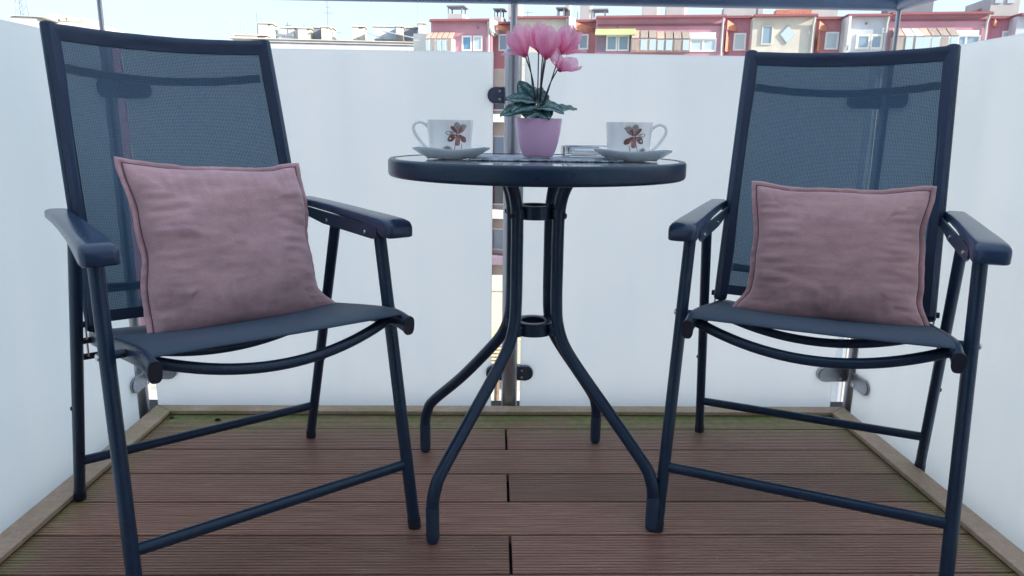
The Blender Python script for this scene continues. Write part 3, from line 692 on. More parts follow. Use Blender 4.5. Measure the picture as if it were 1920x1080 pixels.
# ================================================================== CHAIRS
def L3(s, p): return Vector((s * p[0], -p[1], p[2]))
STB, STT = (.209, -.055, .398), (.2035, -.222, .949)
def stile(s, t): return L3(s, tuple(a + (c - a) * t for a, c in zip(STB, STT)))
BK = Vector((0, .166, -.05)).normalized()   # rearward normal in object space approx
_dir = (stile(1, 1) - stile(1, 0)); _dir.x = 0; _dir.normalize(); BK = Vector((0, _dir.z, -_dir.y))
if BK.y < 0: BK = -BK
def back_pt(u, t, bow, off=0.):
    a, c = stile(-1, t), stile(1, t); p = a.lerp(c, u); k = 1 - (2 * u - 1) ** 2
    return p + BK * (bow * k + off)
def bow_at(t): return .022 + .012 * math.sin(math.pi * min(1, t))
def make_chair(loc, rz, label):
    ch = empty('folding_chair', loc, rz); tag(ch, label, 'chair', 'folding chairs at the bistro table')
    # legs
    for s in (-1, 1):
        b = B(); b.tube([L3(s, (.245, .322, .014)), L3(s, (.2355, .229, .585))], .0135, .0115, seg=16, up=(1, 0, 0)); lg = b.obj('leg', m_metal, ch)
        b = B(); b.tube([L3(s, (.2452, .324, .0005)), L3(s, (.245, .321, .020))], .0143, .0123, seg=16, up=(1, 0, 0)); b.obj('foot_cap', m_black, lg)
        b = B(); b.tube([L3(s, (.2535, -.193, .014)), L3(s, (.2355, .044, .580))], .0125, .0108, seg=16, up=(1, 0, 0)); lg2 = b.obj('leg', m_metal, ch)
        b = B(); b.tube([L3(s, (.2537, -.195, .0005)), L3(s, (.2533, -.1915, .020))], .0133, .0116, seg=16, up=(1, 0, 0)); b.obj('foot_cap', m_black, lg2)
        # stile: oval tube
        b = B(); b.tube([stile(s, -.005), stile(s, 1.0)], .0085, .0145, seg=16, up=(1, 0, 0), round_end=.006); b.obj('back_stile', m_metal, ch)
        # seat rail with rolled front
        rp = smooth_path([L3(s, (.207, -.092, .3685)), L3(s, (.206, .05, .392)), L3(s, (.205, .22, .4215)), L3(s, (.204, .31, .4355)), L3(s, (.203, .352, .4385)), L3(s, (.202, .389, .4345))], 6)
        b = B(); b.tube(rp, .0085, .0155, seg=24, up=(0, 0, 1), sq=.72); sr_ = b.obj('seat_rail', m_metal, ch)
        d = (rp[-1] - rp[-2]).normalized(); b = B(); b.tube([rp[-1] - d * .002, rp[-1] + d * .004], .0096, .0168, seg=24, up=(0, 0, 1), sq=.72); b.obj('end_cap', m_black, sr_)
        # pivot pin from the rail through the front leg
        b = B(); b.tube([L3(s, (.208, .252, .428)), L3(s, (.240, .252, .428))], .0065, seg=10); b.obj('pivot_pin', m_metal, ch)
        b = B(); b.lathe([(.0058, 0), (.0058, .002), (.0035, .0042)], (0, 0, 0), 12)
        for v in b.bm.verts: v.co = L3(s, (.2492 + v.co.z, .252 + v.co.x, .428 + v.co.y))
        b.obj('bolt', m_screw, ch)
        b = B(); b.lathe([(.0045, 0), (.0045, .002), (.0028, .0036)], (0, 0, 0), 12)
        for v in b.bm.verts: v.co = L3(s, (.2560 + v.co.z, -.102 + v.co.x, .232 + v.co.y))
        b.obj('bolt', m_black, ch)
        # hinge plate at the rear
        b = B(); pts = []
        z0, z1, yh = .338, .402, -.070
        for k in range(9): t = math.pi * k / 8; pts.append(L3(s, (.2205, yh + .006 * math.cos(t), z1 + .006 * math.sin(t))))
        for k in range(9): t = math.pi + math.pi * k / 8; pts.append(L3(s, (.2205, yh - .006 + .006 * math.cos(t), z0 + .006 * math.sin(t))))
        b.prism(pts, (s * .003, 0, 0)); hp = b.obj('hinge_plate', m_screw, ch, False)
        for zz, yy in ((z1, yh), (z0, yh - .006), (.37, yh - .002)):
            b = B(); b.tube([L3(s, (.205, yy, zz)), L3(s, (.2305, yy, zz))], .0062, seg=12); b.obj('hinge_knob', m_black, hp)
        # arm rest: swept moulded bar
        P = [(-.158, .6045, .0100, .006), (-.150, .6045, .0135, .0075), (-.136, .605, .0140, .0080), (-.120, .606, .0205, .0085), (-.03, .6055, .0205, .0085), (.06, .6035, .0215, .0090), (.15, .600, .0235, .0100),
             (.215, .5965, .0260, .0120), (.255, .5925, .0270, .0150), (.285, .5895, .0278, .0168), (.300, .5880, .0272, .0160), (.3085, .5865, .0240, .0128), (.3115, .585, .019, .009)]
        b = B(); rings = []
        for (y, z, hw_, hh) in P:
            ring = []
            for k in range(24):
                t = 2 * math.pi * k / 24; cx, sz = math.cos(t), math.sin(t)
                ex = math.copysign(abs(cx) ** .42, cx); ez = math.copysign(abs(sz) ** (.62 if sz > 0 else .22), sz)
                ring.append(b.bm.verts.new(L3(s, (.2385 + hw_ * .95 * ex, y, z + hh * ez))))
            rings.append(ring)
        for r1, r2 in zip(rings, rings[1:]):
            for k in range(24): b.bm.faces.new((r1[k], r1[(k + 1) % 24], r2[(k + 1) % 24], r2[k]))
        b.bm.faces.new(rings[0]); b.bm.faces.new(rings[-1][::-1])
        ar = b.obj('armrest', m_arm, ch, angle=50)
        b = B(); pts = [L3(s, (.2155, y, z)) for y, z in ((-.145, .602), (-.145, .590), (.03, .571), (.245, .566), (.262, .572), (.262, .590))]
        b.prism(pts, (s * -.0035, 0, 0)); b.obj('arm_bracket', m_metal, ar, False)
        for y, z in ((.052, .5805), (.219, .5765)):
            b = B(); b.lathe([(.0042, 0), (.0042, .0015), (.0022, .0030)], (0, 0, 0), 12)
            for v in b.bm.verts: v.co = L3(s, (.2118 - v.co.z, y + v.co.x, z + v.co.y))
            b.obj('screw', m_screw, ar)
        b = B(); b.tube([L3(s, (.205, -.113, .594)), L3(s, (.240, -.118, .596))], .0055, seg=10); b.obj('arm_link', m_metal, ch)
    # stretchers
    b = B(); b.tube([L3(-1, (.243, .303, .128)), L3(1, (.243, .303, .128))], .0088, .0105, seg=14); b.obj('stretcher', m_metal, ch)
    b = B(); b.tube([L3(-1, (.250, -.156, .099)), L3(1, (.250, -.156, .099))], .0088, .0100, seg=14); b.obj('stretcher', m_metal, ch)
    # bowed bars of the back
    for t, bw, rr in ((.985, .026, .0095), (.865, .056, .0080), (.125, .052, .0078)):
        b = B(); b.tube([back_pt(k / 24, t, bw, .006) for k in range(1, 24)], rr, rr * 1.1, seg=12, up=(0, 0, 1)); b.obj('back_bar', m_metal, ch)
    # bowed bars under the seat
    for fy, z, bw, bf in ((.325, .433, .040, .018), (.055, .388, .040, .0)):
        pts = [Vector((-.200 + .400 * k / 24, -(fy + bf * (1 - (2 * k / 24 - 1) ** 2)), z - bw * (1 - (2 * k / 24 - 1) ** 2))) for k in range(25)]
        b = B(); b.tube(pts, .0082, .0095, seg=12); b.obj('seat_bar', m_metal, ch)
    # back sling
    Lb = (stile(1, 1) - stile(1, 0)).length; Wd = STB[0] * 2
    def bs(u, v):
        t = .018 + .965 * v; k = 4 * u * (1 - u); sag = .012 * k * (v - .5) * 2 if v > .5 else 0
        p = back_pt(.02 + .96 * u, t, bow_at(t), -.004)
        p += BK * .0012 * noise.noise(Vector((u * 5, v * 6, 3)))
        return p
    b = B(); b.grid(bs, 28, 30, lambda u, v: (u * Wd, v * Lb)); b.obj('back_sling', m_mesh, ch)
    # solid hems of the sling: two sides wrap the stiles, top sleeve, bottom seam
    for s in (-1, 1):
        def hs(u, v, s=s):
            t = .004 + .992 * v; q = 0 if s < 0 else 1
            # u: wraps from inside front round the tube to the inside back
            ang = None
            wdt = .015 + .0015 * math.sin(v * 9)
            c = stile(s, t)
            if u < .4:   # front sheet from inner edge to tube
                x = wdt * (1 - u / .4) ; f = -.0125 * min(1, (1 - x / wdt) * 1.6) ; inner = -s * x
                k_ = 1 - (1 - 2 * x / Wd) ** 2
                return c + Vector((inner, 0, 0)) + BK * (bow_at(t) * k_ - .0055 - .011 * (1 - x / wdt))
            if u <= .6:
                a = (u - .4) / .2 * math.pi
                return c + Vector((s * .0095 * math.sin(a), 0, 0)) + BK * (-.0165 * math.cos(a))
            x = wdt * (u - .6) / .4; k_ = 1 - (1 - 2 * x / Wd) ** 2
            return c + Vector((-s * x, 0, 0)) + BK * (bow_at(t) * k_ - .0020 + .0165 * (1 - x / wdt))
        b = B(); b.grid(hs, 20, 30); b.obj('sling_hem', m_hem, ch)
    def band(t0, t1, o0, o1, nm='sling_hem'):
        b = B(); n_ = 28
        def f(u, v):
            uu = .02 + .96 * u
            if v <= .5: t = t0 + (t1 - t0) * v * 2; o = o0
            else: t = t1 - (t1 - t0) * (v - .5) * 2; o = o1
            return back_pt(uu, t, bow_at(t), o)
        b.grid(f, n_, 8); b.obj(nm, m_hem, ch)
    # top sleeve round the top bar
    def top(u, v):
        a = -math.pi * .5 + v * math.pi * 1.0; uu = .005 + .99 * u; w_ = .0015 * noise.noise(Vector((u * 14, v * 3, 0)))
        t = .955 + .0015 * math.sin(u * 20)
        if v < .35: tt = .948 + .035 * v / .35; return back_pt(uu, tt, bow_at(tt) , -.0065 - .006 * (v / .35) + w_)
        if v < .65: a = (v - .35) / .3 * math.pi; return back_pt(uu, .983 + .022 * math.sin(a), bow_at(.99), -.0005 - .012 * math.cos(a) + w_)
        q = (v - .65) / .35; tt = .983 - .035 * q; return back_pt(uu, tt, bow_at(tt), .0115 - .013 * q + w_)
    b = B(); b.grid(top, 40, 16); b.obj('sling_hem', m_hem, ch)
    band(.012, .048, -.0065, .0005)
    # seat sling with turned-down sides
    zr = [(-.088, .386), (.05, .409), (.22, .4385), (.31, .4530), (.345, .4560), (.380, .4525)]
    def zseat(y):
        for (a, za), (c, zc) in zip(zr, zr[1:]):
            if y <= c: 
                t = (y - a) / (c - a); return za + (zc - za) * t
        return zr[-1][1]
    def seat_pt(u, v, o=0.):
        x = (2 * u - 1); front = .366 - .020 * (1 - x * x) if v > .5 else .366
        y = -.086 + (.462 - .014 * (1 - x ** 2) * max(0, v - .6) / .4) * v
        X = x * .2115; z = zseat(y); k = 1 - x * x
        z -= .010 * k * (1 - .3 * v) 
        if abs(x) > .93: q = (abs(x) - .93) / .07; z -= .0165 * q ** 2; X = math.copysign(.1975 + .0150 * math.sin(q * math.pi / 2), x)
        z += .0008 * noise.noise(Vector((u * 6, v * 5, 9)))
        return Vector((X, -y, z + o))
    b = B(); b.grid(lambda u, v: seat_pt(u, v), 48, 28, lambda u, v: (u * .42, v * .45)); so = b.obj('seat_sling', m_seat, ch)
    md = so.modifiers.new('t', 'SOLIDIFY'); md.thickness = .0022; md.offset = -1
    return ch
ch1 = make_chair((-.5428, 1.3776, 0), .65068, 'navy folding armchair on the left, turned towards the table, holding the larger cushion')
ch2 = copy_tree(ch1); ch2.location = (.6875, 1.4412, 0); ch2.rotation_euler = (0, 0, -.44794)
tag(ch2, 'navy folding armchair on the right, beside the right corner of the railing', 'chair', 'folding chairs at the bistro table')

# ------------------------------------------------------------------ cushions
def cushion(name, loc, yaw, lean, roll, W_, H_, T_, seed, m, label, ears):
    root = empty(name, loc); root.rotation_euler = Matrix.LocRotScale(None, (Matrix.Rotation(yaw, 3, 'Z') @ Matrix.Rotation(lean, 3, 'X') @ Matrix.Rotation(roll, 3, 'Y')).to_quaternion(), None).to_euler()
    tag(root, label, 'cushion', 'pink velvet cushions on the chairs')
    off = Vector((seed * 7.3, seed * 3.1, 0)); n_ = 84
    FL = .0095
    def outline(a, c):
        """a,c in -1..1 square -> pillow plane position with pulled-in sides"""
        k = .055
        x = a * (1 - k * (1 - c * c) ** 1.0 * abs(a) ** 2) ; z = c * (1 - (k if c > 0 else .012) * (1 - a * a) * abs(c) ** 2)
        x += .008 / (W_ / 2) * noise.noise(Vector((c * 2.2, a * .6, seed))) * abs(a) ** 3; z += .007 / (H_ / 2) * noise.noise(Vector((a * 2.2, seed, c * .6))) * abs(c) ** 3
        X = x * (W_ / 2 - FL); Z = z * (H_ / 2 - FL)
        Y = 0
        for (ea, ec, dx, dy, dz) in ears:      # corners that fold or lift
            w_ = max(0, 1 - ((a - ea) ** 2 + (c - ec) ** 2) ** .5 / .42); w_ = w_ * w_ * (3 - 2 * w_)
            X += dx * w_; Y += dy * w_; Z += dz * w_
        return Vector((X, Y, Z))
    def body(side):
        def f(u, v):
            a = math.sin((u - .5) * math.pi * .5) / math.sin(math.pi * .25); c = math.sin((v - .5) * math.pi * .5) / math.sin(math.pi * .25)
            p = outline(a, c)
            ex = max(0, 1 - abs(a) ** 2.6); ez = max(0, 1 - abs(c) ** 2.6)
            t = T_ * (ex * ez) ** .42 * (1 - .10 * c)
            q = Vector((p.x, 0, p.z)) * 1
            # broad dents, side puckers running inward from the seams, cross wrinkles
            t += .014 * noise.noise(q * 9 + off) * (ex * ez) ** .3
            edge = max(abs(a), abs(c)); pk = max(0, (edge - .45) / .55) * (1 - edge) * 4
            if abs(a) > abs(c): t += pk * .0100 * noise.noise(Vector((a * 2.0, c * 13, seed)))
            else: t += pk * .0085 * noise.noise(Vector((a * 13, c * 2.0, seed + 4)))
            wr = noise.noise(Vector((p.x * 11, p.z * 42 + 3 * noise.noise(q * 9 + off), seed))) 
            t += .0030 * max(0, wr + .05) * (ex * ez) ** .4 * (1 if side < 0 else .4)
            return p + Vector((0, side * t, 0))
        return f
    b = B(); b.grid(body(-1), n_, n_); b.grid(body(1), n_ // 2, n_ // 2)
    b.obj('cushion_cover', m, root, True, .0005, 180)
    # flange
    b = B(); ns = 60; ring = []
    per = [(-1 + 2 * k / ns, -1) for k in range(ns)] + [(1, -1 + 2 * k / ns) for k in range(ns)] + [(1 - 2 * k / ns, 1) for k in range(ns)] + [(-1, 1 - 2 * k / ns) for k in range(ns)]
    for i, (a, c) in enumerate(per):
        p = outline(a, c); e = 1.3 if abs(abs(a) - abs(c)) < .05 else 1.
        d = Vector((a if abs(a) > .999 else a ** 9, 0, c if abs(c) > .999 else c ** 9)); d = Vector((max(-1, min(1, d.x)), 0, max(-1, min(1, d.z))))
        wv = .0022 * noise.noise(Vector((i * .35, seed, 0))); o = p + d * FL * (1 + .12 * noise.noise(Vector((i * .2, seed, 3)))) + Vector((0, wv * 1.6, 0)); mid = p.lerp(o, .5)
        ring.append([b.bm.verts.new(q) for q in (p + Vector((0, -.0012, 0)) - d * .002, p + Vector((0, -.0005, 0)) + d * .0016, mid + Vector((0, -.0026 + wv, 0)), o + Vector((0, -.0014, 0)), o + d * .0008, o + Vector((0, .0015, 0)), mid + Vector((0, .0025 + wv, 0)), p + Vector((0, .0012, 0)) - d * .002)])
    nn = len(ring)
    for i in range(nn):
        r1, r2 = ring[i], ring[(i + 1) % nn]
        for k in range(8): b.bm.faces.new((r1[k], r1[(k + 1) % 8], r2[(k + 1) % 8], r2[k]))
    b.obj('flange', m, root, True, 0, 180)
    pts = []
    for i, (a, c) in enumerate(per[::2]):
        p = outline(a, c); pts.append(p + Vector((0, -.0022, 0)))
    b = B(); b.tube(pts + [pts[0]], .0009, seg=5, cap=False); b.obj('seam', m_seam, root)
    return root
cushion('cushion', (-.503, 1.362, .540), .74, -.371, .062, .346, .334, .056, 1.7, m_velvet_a, 'larger dusty pink velvet cushion leaning on the left chair, its edge seams facing the table',
        [(-1, 1, -.006, .0, .008), (1, 1, -.004, 0, .006), (1, -1, .032, -.010, .008), (-1, -1, .004, -.006, .002)])
cushion('cushion', (.688, 1.398, .526), -.411, -.336, -.010, .336, .292, .050, 5.2, m_velvet_b, 'smaller rosy velvet cushion leaning on the right chair with folded lower corner',
        [(-1, 1, -.003, .0, .004), (1, 1, .002, 0, .004), (1, -1, .012, -.004, -.002), (-1, -1, -.022, -.012, .008)])

# ================================================================== TABLE
TX, TY, TR, TZ, TB = .0834, 1.4268, .2898, .7117, .6782
tb = empty('bistro_table', (TX, TY, 0)); tag(tb, 'round navy metal bistro table with glass top between the two chairs', 'table')
b = B(); b.lathe([(TR - .012, TZ - .0035), (TR - .012, TZ - .0006), (TR - .0105, TZ), (TR - .003, TZ - .0004), (TR - .0005, TZ - .004), (TR, TZ - .010), (TR, TB + .006), (TR - .002, TB + .0015), (TR - .005, TB), (TR - .010, TB), (TR - .012, TB + .002), (TR - .0125, TZ - .010)], (0, 0, 0), 128, close=True)
b.obj('table_rim', m_metal, tb, angle=60)
def tabletop_mat():
    m = mat('rippled_table_glass', (.10, .13, .17), .10, spec=.8); n = N(m); v = n.coord('Object')
    n.b.inputs['Coat Weight'].default_value = .6; n.b.inputs['Coat Roughness'].default_value = .05
    h = n.noise(v, 42, 3, .55, 1.2); n.bump(h, .03, .001)
    n.link(n.ramp(n.noise(v, 5, 3), [(.3, (.28, .34, .40)), (.7, (.36, .42, .48))]), n.b.inputs['Base Color']); return m  # base colour lightened to stand in for the reflected bright sky
b = B(); b.lathe([(.001, TZ - .0090), (TR - .0126, TZ - .0090), (TR - .0126, TZ - .0022), (TR - .014, TZ - .0012), (.001, TZ - .0012)], (0, 0, 0), 96)
b.obj('glass_top', tabletop_mat(), tb, angle=30)
m_foot = rough_mat('navy_plastic_foot', (.020, .042, .088), .55)
prof = [(.288, .012), (.2875, .075), (.280, .108), (.262, .138), (.190, .215), (.118, .290), (.078, .338), (.060, .382), (.0555, .43), (.055, .50), (.055, .585), (.0575, .618), (.066, .650), (.084, .676), (.12, .6885), (.20, .6895)]
for ang in (227.5, 323.4, 144.3, 52.4):
    a = R(ang); dv = Vector((math.cos(a), math.sin(a), 0)); k = .302 / .288 if ang == 144.3 else 1.
    b = B(); b.tube(smooth_path([dv * (r * (k if r > .2 else 1)) + Vector((0, 0, z)) for r, z in prof], 6), .0122, seg=16, round_end=.0); lg = b.obj('leg', m_metal, tb)
    f = dv * .288 * k; b = B(); b.lathe([(.006, .0004), (.0100, .002), (.0124, .007), (.0128, .018), (.0127, .070), (.0123, .074)], (f.x, f.y, 0), 16); b.obj('foot_cap', m_foot, lg)
    for z in (.607, .368):
        side = Vector((-dv.y, dv.x, 0))
        b = B(); q = dv * .068 + Vector((0, 0, z - .004)); b.tube([q - dv * .002, q + dv * .003], .0058, seg=8); b.obj('bolt', m_black, lg)
        b = B(); q = dv * .055 + Vector((0, 0, z)); b.tube([q - Vector((0, 0, .009)), q + Vector((0, 0, .009))], .0139, seg=14); b.obj('leg_collar', m_metal, lg)
for z in (.607, .368):
    b = B(); b.lathe([(.0250, z - .0125), (.0250, z + .0125), (.0268, z + .0135), (.0405, z + .0135), (.0425, z + .0125), (.0425, z - .0125), (.0405, z - .0135), (.0268, z - .0135)], (0, 0, 0), 40, close=True)
    b.obj('leg_ring', m_metal, tb, angle=30)

# place mat
m_mat = mat('silver_glitter_cloth', (.3, .34, .4), .45, .3); n = N(m_mat); v = n.coord('Object')
vo = n.new('ShaderNodeTexVoronoi'); vo.inputs['Scale'].default_value = 260; n.link(v, vo.inputs['Vector'])
n.link(n.mix(n.ramp(n.noise(v, 60, 3), [(.4, (0, 0, 0)), (.65, (1, 1, 1))]), n.ramp(vo.outputs['Distance'], [(.1, (.55, .62, .70)), (.6, (.12, .16, .24))]), (.50, .55, .62)), n.b.inputs['Base Color'])
n.bump(vo.outputs['Distance'], .9, .003)
b = B()
def matf(u, v):
    x = -.143 + .286 * u; y = -.105 + .21 * v
    return Vector((x, y, .0022 + .0012 * noise.noise(Vector((x * 40, y * 40, 0))) + .0016 * (1 if abs(2 * u - 1) > .95 else 0)))
b.grid(matf, 60, 44); pm = b.obj('place_mat', m_mat, None); pm.location = (TX + .012, TY - .012, TZ); pm.rotation_euler = (0, 0, R(-2))
md = pm.modifiers.new('t', 'SOLIDIFY'); md.thickness = .0024
tag(pm, 'silver grey glittery place mat in the middle of the table, under the pink flower pot', 'place mat')

# cups and saucers
def porcelain():
    m = mat('white_porcelain', (.86, .87, .88), .12, spec=.6); n = N(m); n.b.inputs['Coat Weight'].default_value = .3; return m
m_porc = porcelain()
def ink(name, col): return rough_mat(name, col, .35, .35, 160)
m_petal_ink = ink('brown_rose_print', (.20, .095, .085)); m_petal_ink2 = ink('pink_print', (.34, .17, .17)); m_stem_ink = ink('grey_print', (.16, .16, .18)); m_faint_ink = ink('faint_grey_print', (.34, .30, .30))
def cup_profile(): return [(.001, .0015), (.026, .0015), (.029, .0), (.0325, .0008), (.0384, .006), (.0402, .016), (.0420, .035), (.0434, .052), (.0442, .0630), (.0440, .0645), (.0428, .0640), (.0414, .055), (.0398, .035), (.0378, .014), (.030, .006), (.001, .0045)]
def rad(z): 
    pr = [(.006, .0384), (.016, .0402), (.035, .0420), (.052, .0434), (.063, .0442)]
    for (a, ra), (c, rc) in zip(pr, pr[1:]):
        if z <= c: return ra + (rc - ra) * (z - a) / (c - a)
    return .0442
def decal(cup, name, m, poly, ang0, z0, lift):
    """poly: outline in metres on the unrolled wall, laid just proud of the glaze"""
    b = B(); c = Vector((sum(p[0] for p in poly) / len(poly), sum(p[1] for p in poly) / len(poly)))
    def P(x, z): r = rad(z0 + z) + lift; t = ang0 + x / .041; return Vector((r * math.cos(t), r * math.sin(t), z0 + z))
    cv = b.bm.verts.new(P(c.x, c.y)); vs = [b.bm.verts.new(P(*p)) for p in poly]
    for i in range(len(vs)): b.bm.faces.new((cv, vs[i], vs[(i + 1) % len(vs)]))
    return b.obj(name, m, cup, True, 0, 180)
def petal_poly(a, ln, wd, cx, cz, s=1.):
    pts = []
    for k in range(14):
        t = 2 * math.pi * k / 14; r = .5 + .5 * math.cos(t); x = ln * (.04 + .96 * (1 - math.cos(t)) / 2); y = wd * math.sin(t) * (.35 + .65 * (1 - math.cos(t)) / 2) * (1 + .12 * math.sin(5 * t + a * 3))
        pts.append((cx + s * (x * math.cos(a) - y * math.sin(a)), cz + x * math.sin(a) + y * math.cos(a)))
    return pts
def line_poly(p, q, w_):
    d = Vector((q[0] - p[0], q[1] - p[1])).normalized(); s = Vector((-d.y, d.x)) * w_ / 2; n_ = 5; a = []; c = []
    for k in range(n_ + 1): t = k / n_; x = p[0] + (q[0] - p[0]) * t + .0012 * math.sin(t * 3); y = p[1] + (q[1] - p[1]) * t; a.append((x + s.x, y + s.y)); c.append((x - s.x, y - s.y))
    return a + c[::-1]
def make_cup(loc, handle_ang, flower_ang, mirror, label):
    cup = empty('tea_cup', loc); tag(cup, label, 'cup', 'flowered cups on the table')
    b = B(); b.lathe(cup_profile(), seg=64); b.obj('cup_body', m_porc, cup, angle=70)
    d = Vector((math.cos(handle_ang), math.sin(handle_ang), 0))
    hp = smooth_path([d * r + Vector((0, 0, z)) for r, z in ((.0405, .050), (.0480, .0575), (.0575, .0605), (.0665, .0560), (.0685, .0460), (.0620, .0330), (.0530, .0210), (.0440, .0120), (.0365, .0085))], 6)
    b = B(); b.tube(hp, [.0042 - .0010 * math.sin(math.pi * i / (len(hp) - 1)) for i in range(len(hp))], [.0030] * len(hp), seg=12); b.obj('handle', m_porc, cup)
    # printed flower
    a0 = flower_ang; s = mirror
    fx, fz = .0, .0385
    for k, (an, ln, wd, mm) in enumerate(((98, .019, .0065, m_faint_ink), (48, .0175, .0050, m_petal_ink2), (172, .0195, .0042, m_faint_ink), (212, .0190, .0056, m_petal_ink), (268, .0180, .0062, m_petal_ink2), (322, .0190, .0056, m_petal_ink), (132, .0165, .0036, m_petal_ink), (66, .0150, .0026, m_petal_ink), (192, .0150, .0020, m_petal_ink))):
        decal(cup, 'printed_petal', mm, petal_poly(R(an), ln * 1.18, wd * 1.2, fx, fz, s), a0, 0, .00012 + k * .00003)
    for (p, q) in (((-.005, .024), (-.009, .003)), ((.008, .022), (.006, .003))):
        decal(cup, 'printed_stem', m_stem_ink, line_poly((p[0] * s, p[1]), (q[0] * s, q[1]), .0009), a0, 0, .00035)
    gx = -.020 if s > 0 else -.020
    for k in range(7): decal(cup, 'printed_petal', m_stem_ink, petal_poly(R(20 + k * 23), .0100, .0013, gx * s, .0085, s), a0, 0, .0004 + k * .00002)
    for k in range(4): decal(cup, 'printed_petal', m_faint_ink, petal_poly(R(40 + k * 30), .010, .0022, .010 * s, .048, s), a0, 0, .00045 + k * .00002)
    return cup
def sau(t, r, z):
    # rounded square plate, corners lifted
    q = 1 / (abs(math.cos(t)) ** 3.4 + abs(math.sin(t)) ** 3.4) ** (1 / 3.4); f = min(1, r / .075) ** 2
    rr = r * (1 + (q * .97 - 1) * f); co = (q - 1) / .23
    return rr, z + f * (.0065 * co - .0025)
def make_saucer(loc, rz, label):
    b = B(); b.lathe([(.001, .0030), (.040, .0030), (.042, .0), (.0455, .0), (.0475, .0030), (.058, .0085), (.068, .0150), (.0745, .0190), (.0755, .0208), (.0740, .0210), (.066, .0170), (.054, .0108), (.042, .0072), (.034, .0062), (.001, .0060)], seg=96, shape=sau)
    o = b.obj('saucer', m_porc, None, angle=70); o.location = loc; o.rotation_euler = (0, 0, rz); tag(o, label, 'saucer', 'square white saucers on the table'); return o
def on_table(px, py, Y): p = at(px, py, Y); return (p.x, Y, TZ + .0005)
c1 = on_table(845, 292, 1.385); c2 = on_table(1187, 297, 1.375)
make_saucer(c1, R(8), 'squarish white saucer under the left cup'); make_saucer(c2, R(-14), 'squarish white saucer under the right cup')
make_cup((c1[0] - .001, c1[1], c1[2] + .0066), R(188), R(-66), 1, 'white cup with brown pink flower print, handle pointing left, beside the pot')
make_cup((c2[0] - .010, c2[1], c2[2] + .0066), R(-12), R(-88), -1, 'white cup with brown pink flower print, handle pointing right, by the ashtray')

# ashtray
m_glass = mat('clear_glass', (.985, .995, 1.0), .02, **{'Transmission_Weight': 1.0, 'IOR': 1.38})
b = B(); S, T, Hh = .050, .004, .024
def sq(r, z, n_=6, cr=.008):
    pts = []
    for qx, qy, a0 in ((1, 1, 0), (-1, 1, 90), (-1, -1, 180), (1, -1, 270)):
        for k in range(n_ + 1): a = R(a0 + 90 * k / n_); pts.append(b.bm.verts.new((qx * (r - cr) + cr * math.cos(a), qy * (r - cr) + cr * math.sin(a), z)))
    return pts
rs = [sq(S - .002, 0), sq(S, .002), sq(S, Hh - .002), sq(S - .0015, Hh), sq(S - T + .001, Hh), sq(S - T, Hh - .002), sq(S - T - .001, .010), sq(S - T - .006, .008)]
for r1, r2 in zip(rs, rs[1:]):
    for k in range(len(r1)): b.bm.faces.new((r1[k], r1[(k + 1) % len(r1)], r2[(k + 1) % len(r1)], r2[k]))
b.bm.faces.new(rs[0][::-1]); b.bm.faces.new(rs[-1])
ash = b.obj('ashtray', m_glass, None, True, 0, 35); p = at(1103, 290, 1.475); ash.location = (p.x, 1.475, TZ + .0006); ash.rotation_euler = (0, 0, R(4))
tag(ash, 'square clear glass ashtray beside the right cup', 'ashtray')

# ================================================================== POTTED CYCLAMEN
PYY = 1.400; pp = at(1008.5, 296, PYY); PX0 = pp.x; ZP = TZ + .0045
def ap(px, py, dy=0.): q = at(px, py, PYY + dy); return Vector((q.x - PX0, dy, q.z - ZP))
pl = empty('potted_cyclamen', (PX0, PYY, ZP)); tag(pl, 'pink artificial cyclamen with gauzy petals in a lilac pot', 'potted plant')
m_pot = rough_mat('lilac_glazed_pot', (.70, .42, .62), .28, .06, 12, spec=.5)
hp_ = ap(1008, 222).z
b = B(); b.lathe([(.001, .003), (.024, .003), (.026, 0), (.0282, .001), (.0300, .005), (.0335, hp_ * .15), (.0385, hp_ * .38), (.0420, hp_ * .62), (.0438, hp_ * .84), (.0450, hp_ * .97), (.0450, hp_), (.0432, hp_), (.0415, hp_ * .93), (.038, hp_ * .88), (.001, hp_ * .88)], seg=64)
b.obj('pot', m_pot, pl, angle=60)
b = B(); b.lathe([(.001, hp_ * .884), (.037, hp_ * .884), (.034, hp_ * .93), (.015, hp_ * .97), (.001, hp_ * .975)], seg=32)
for v in b.bm.verts: v.co.z += .002 * noise.noise(v.co * 200)
b.obj('potting_foam', rough_mat('dark_potting_foam', (.02, .02, .02), .95, .4, 60, .4), pl)
m_stem = mat('dark_wire_stem', (.018, .022, .03), .6)
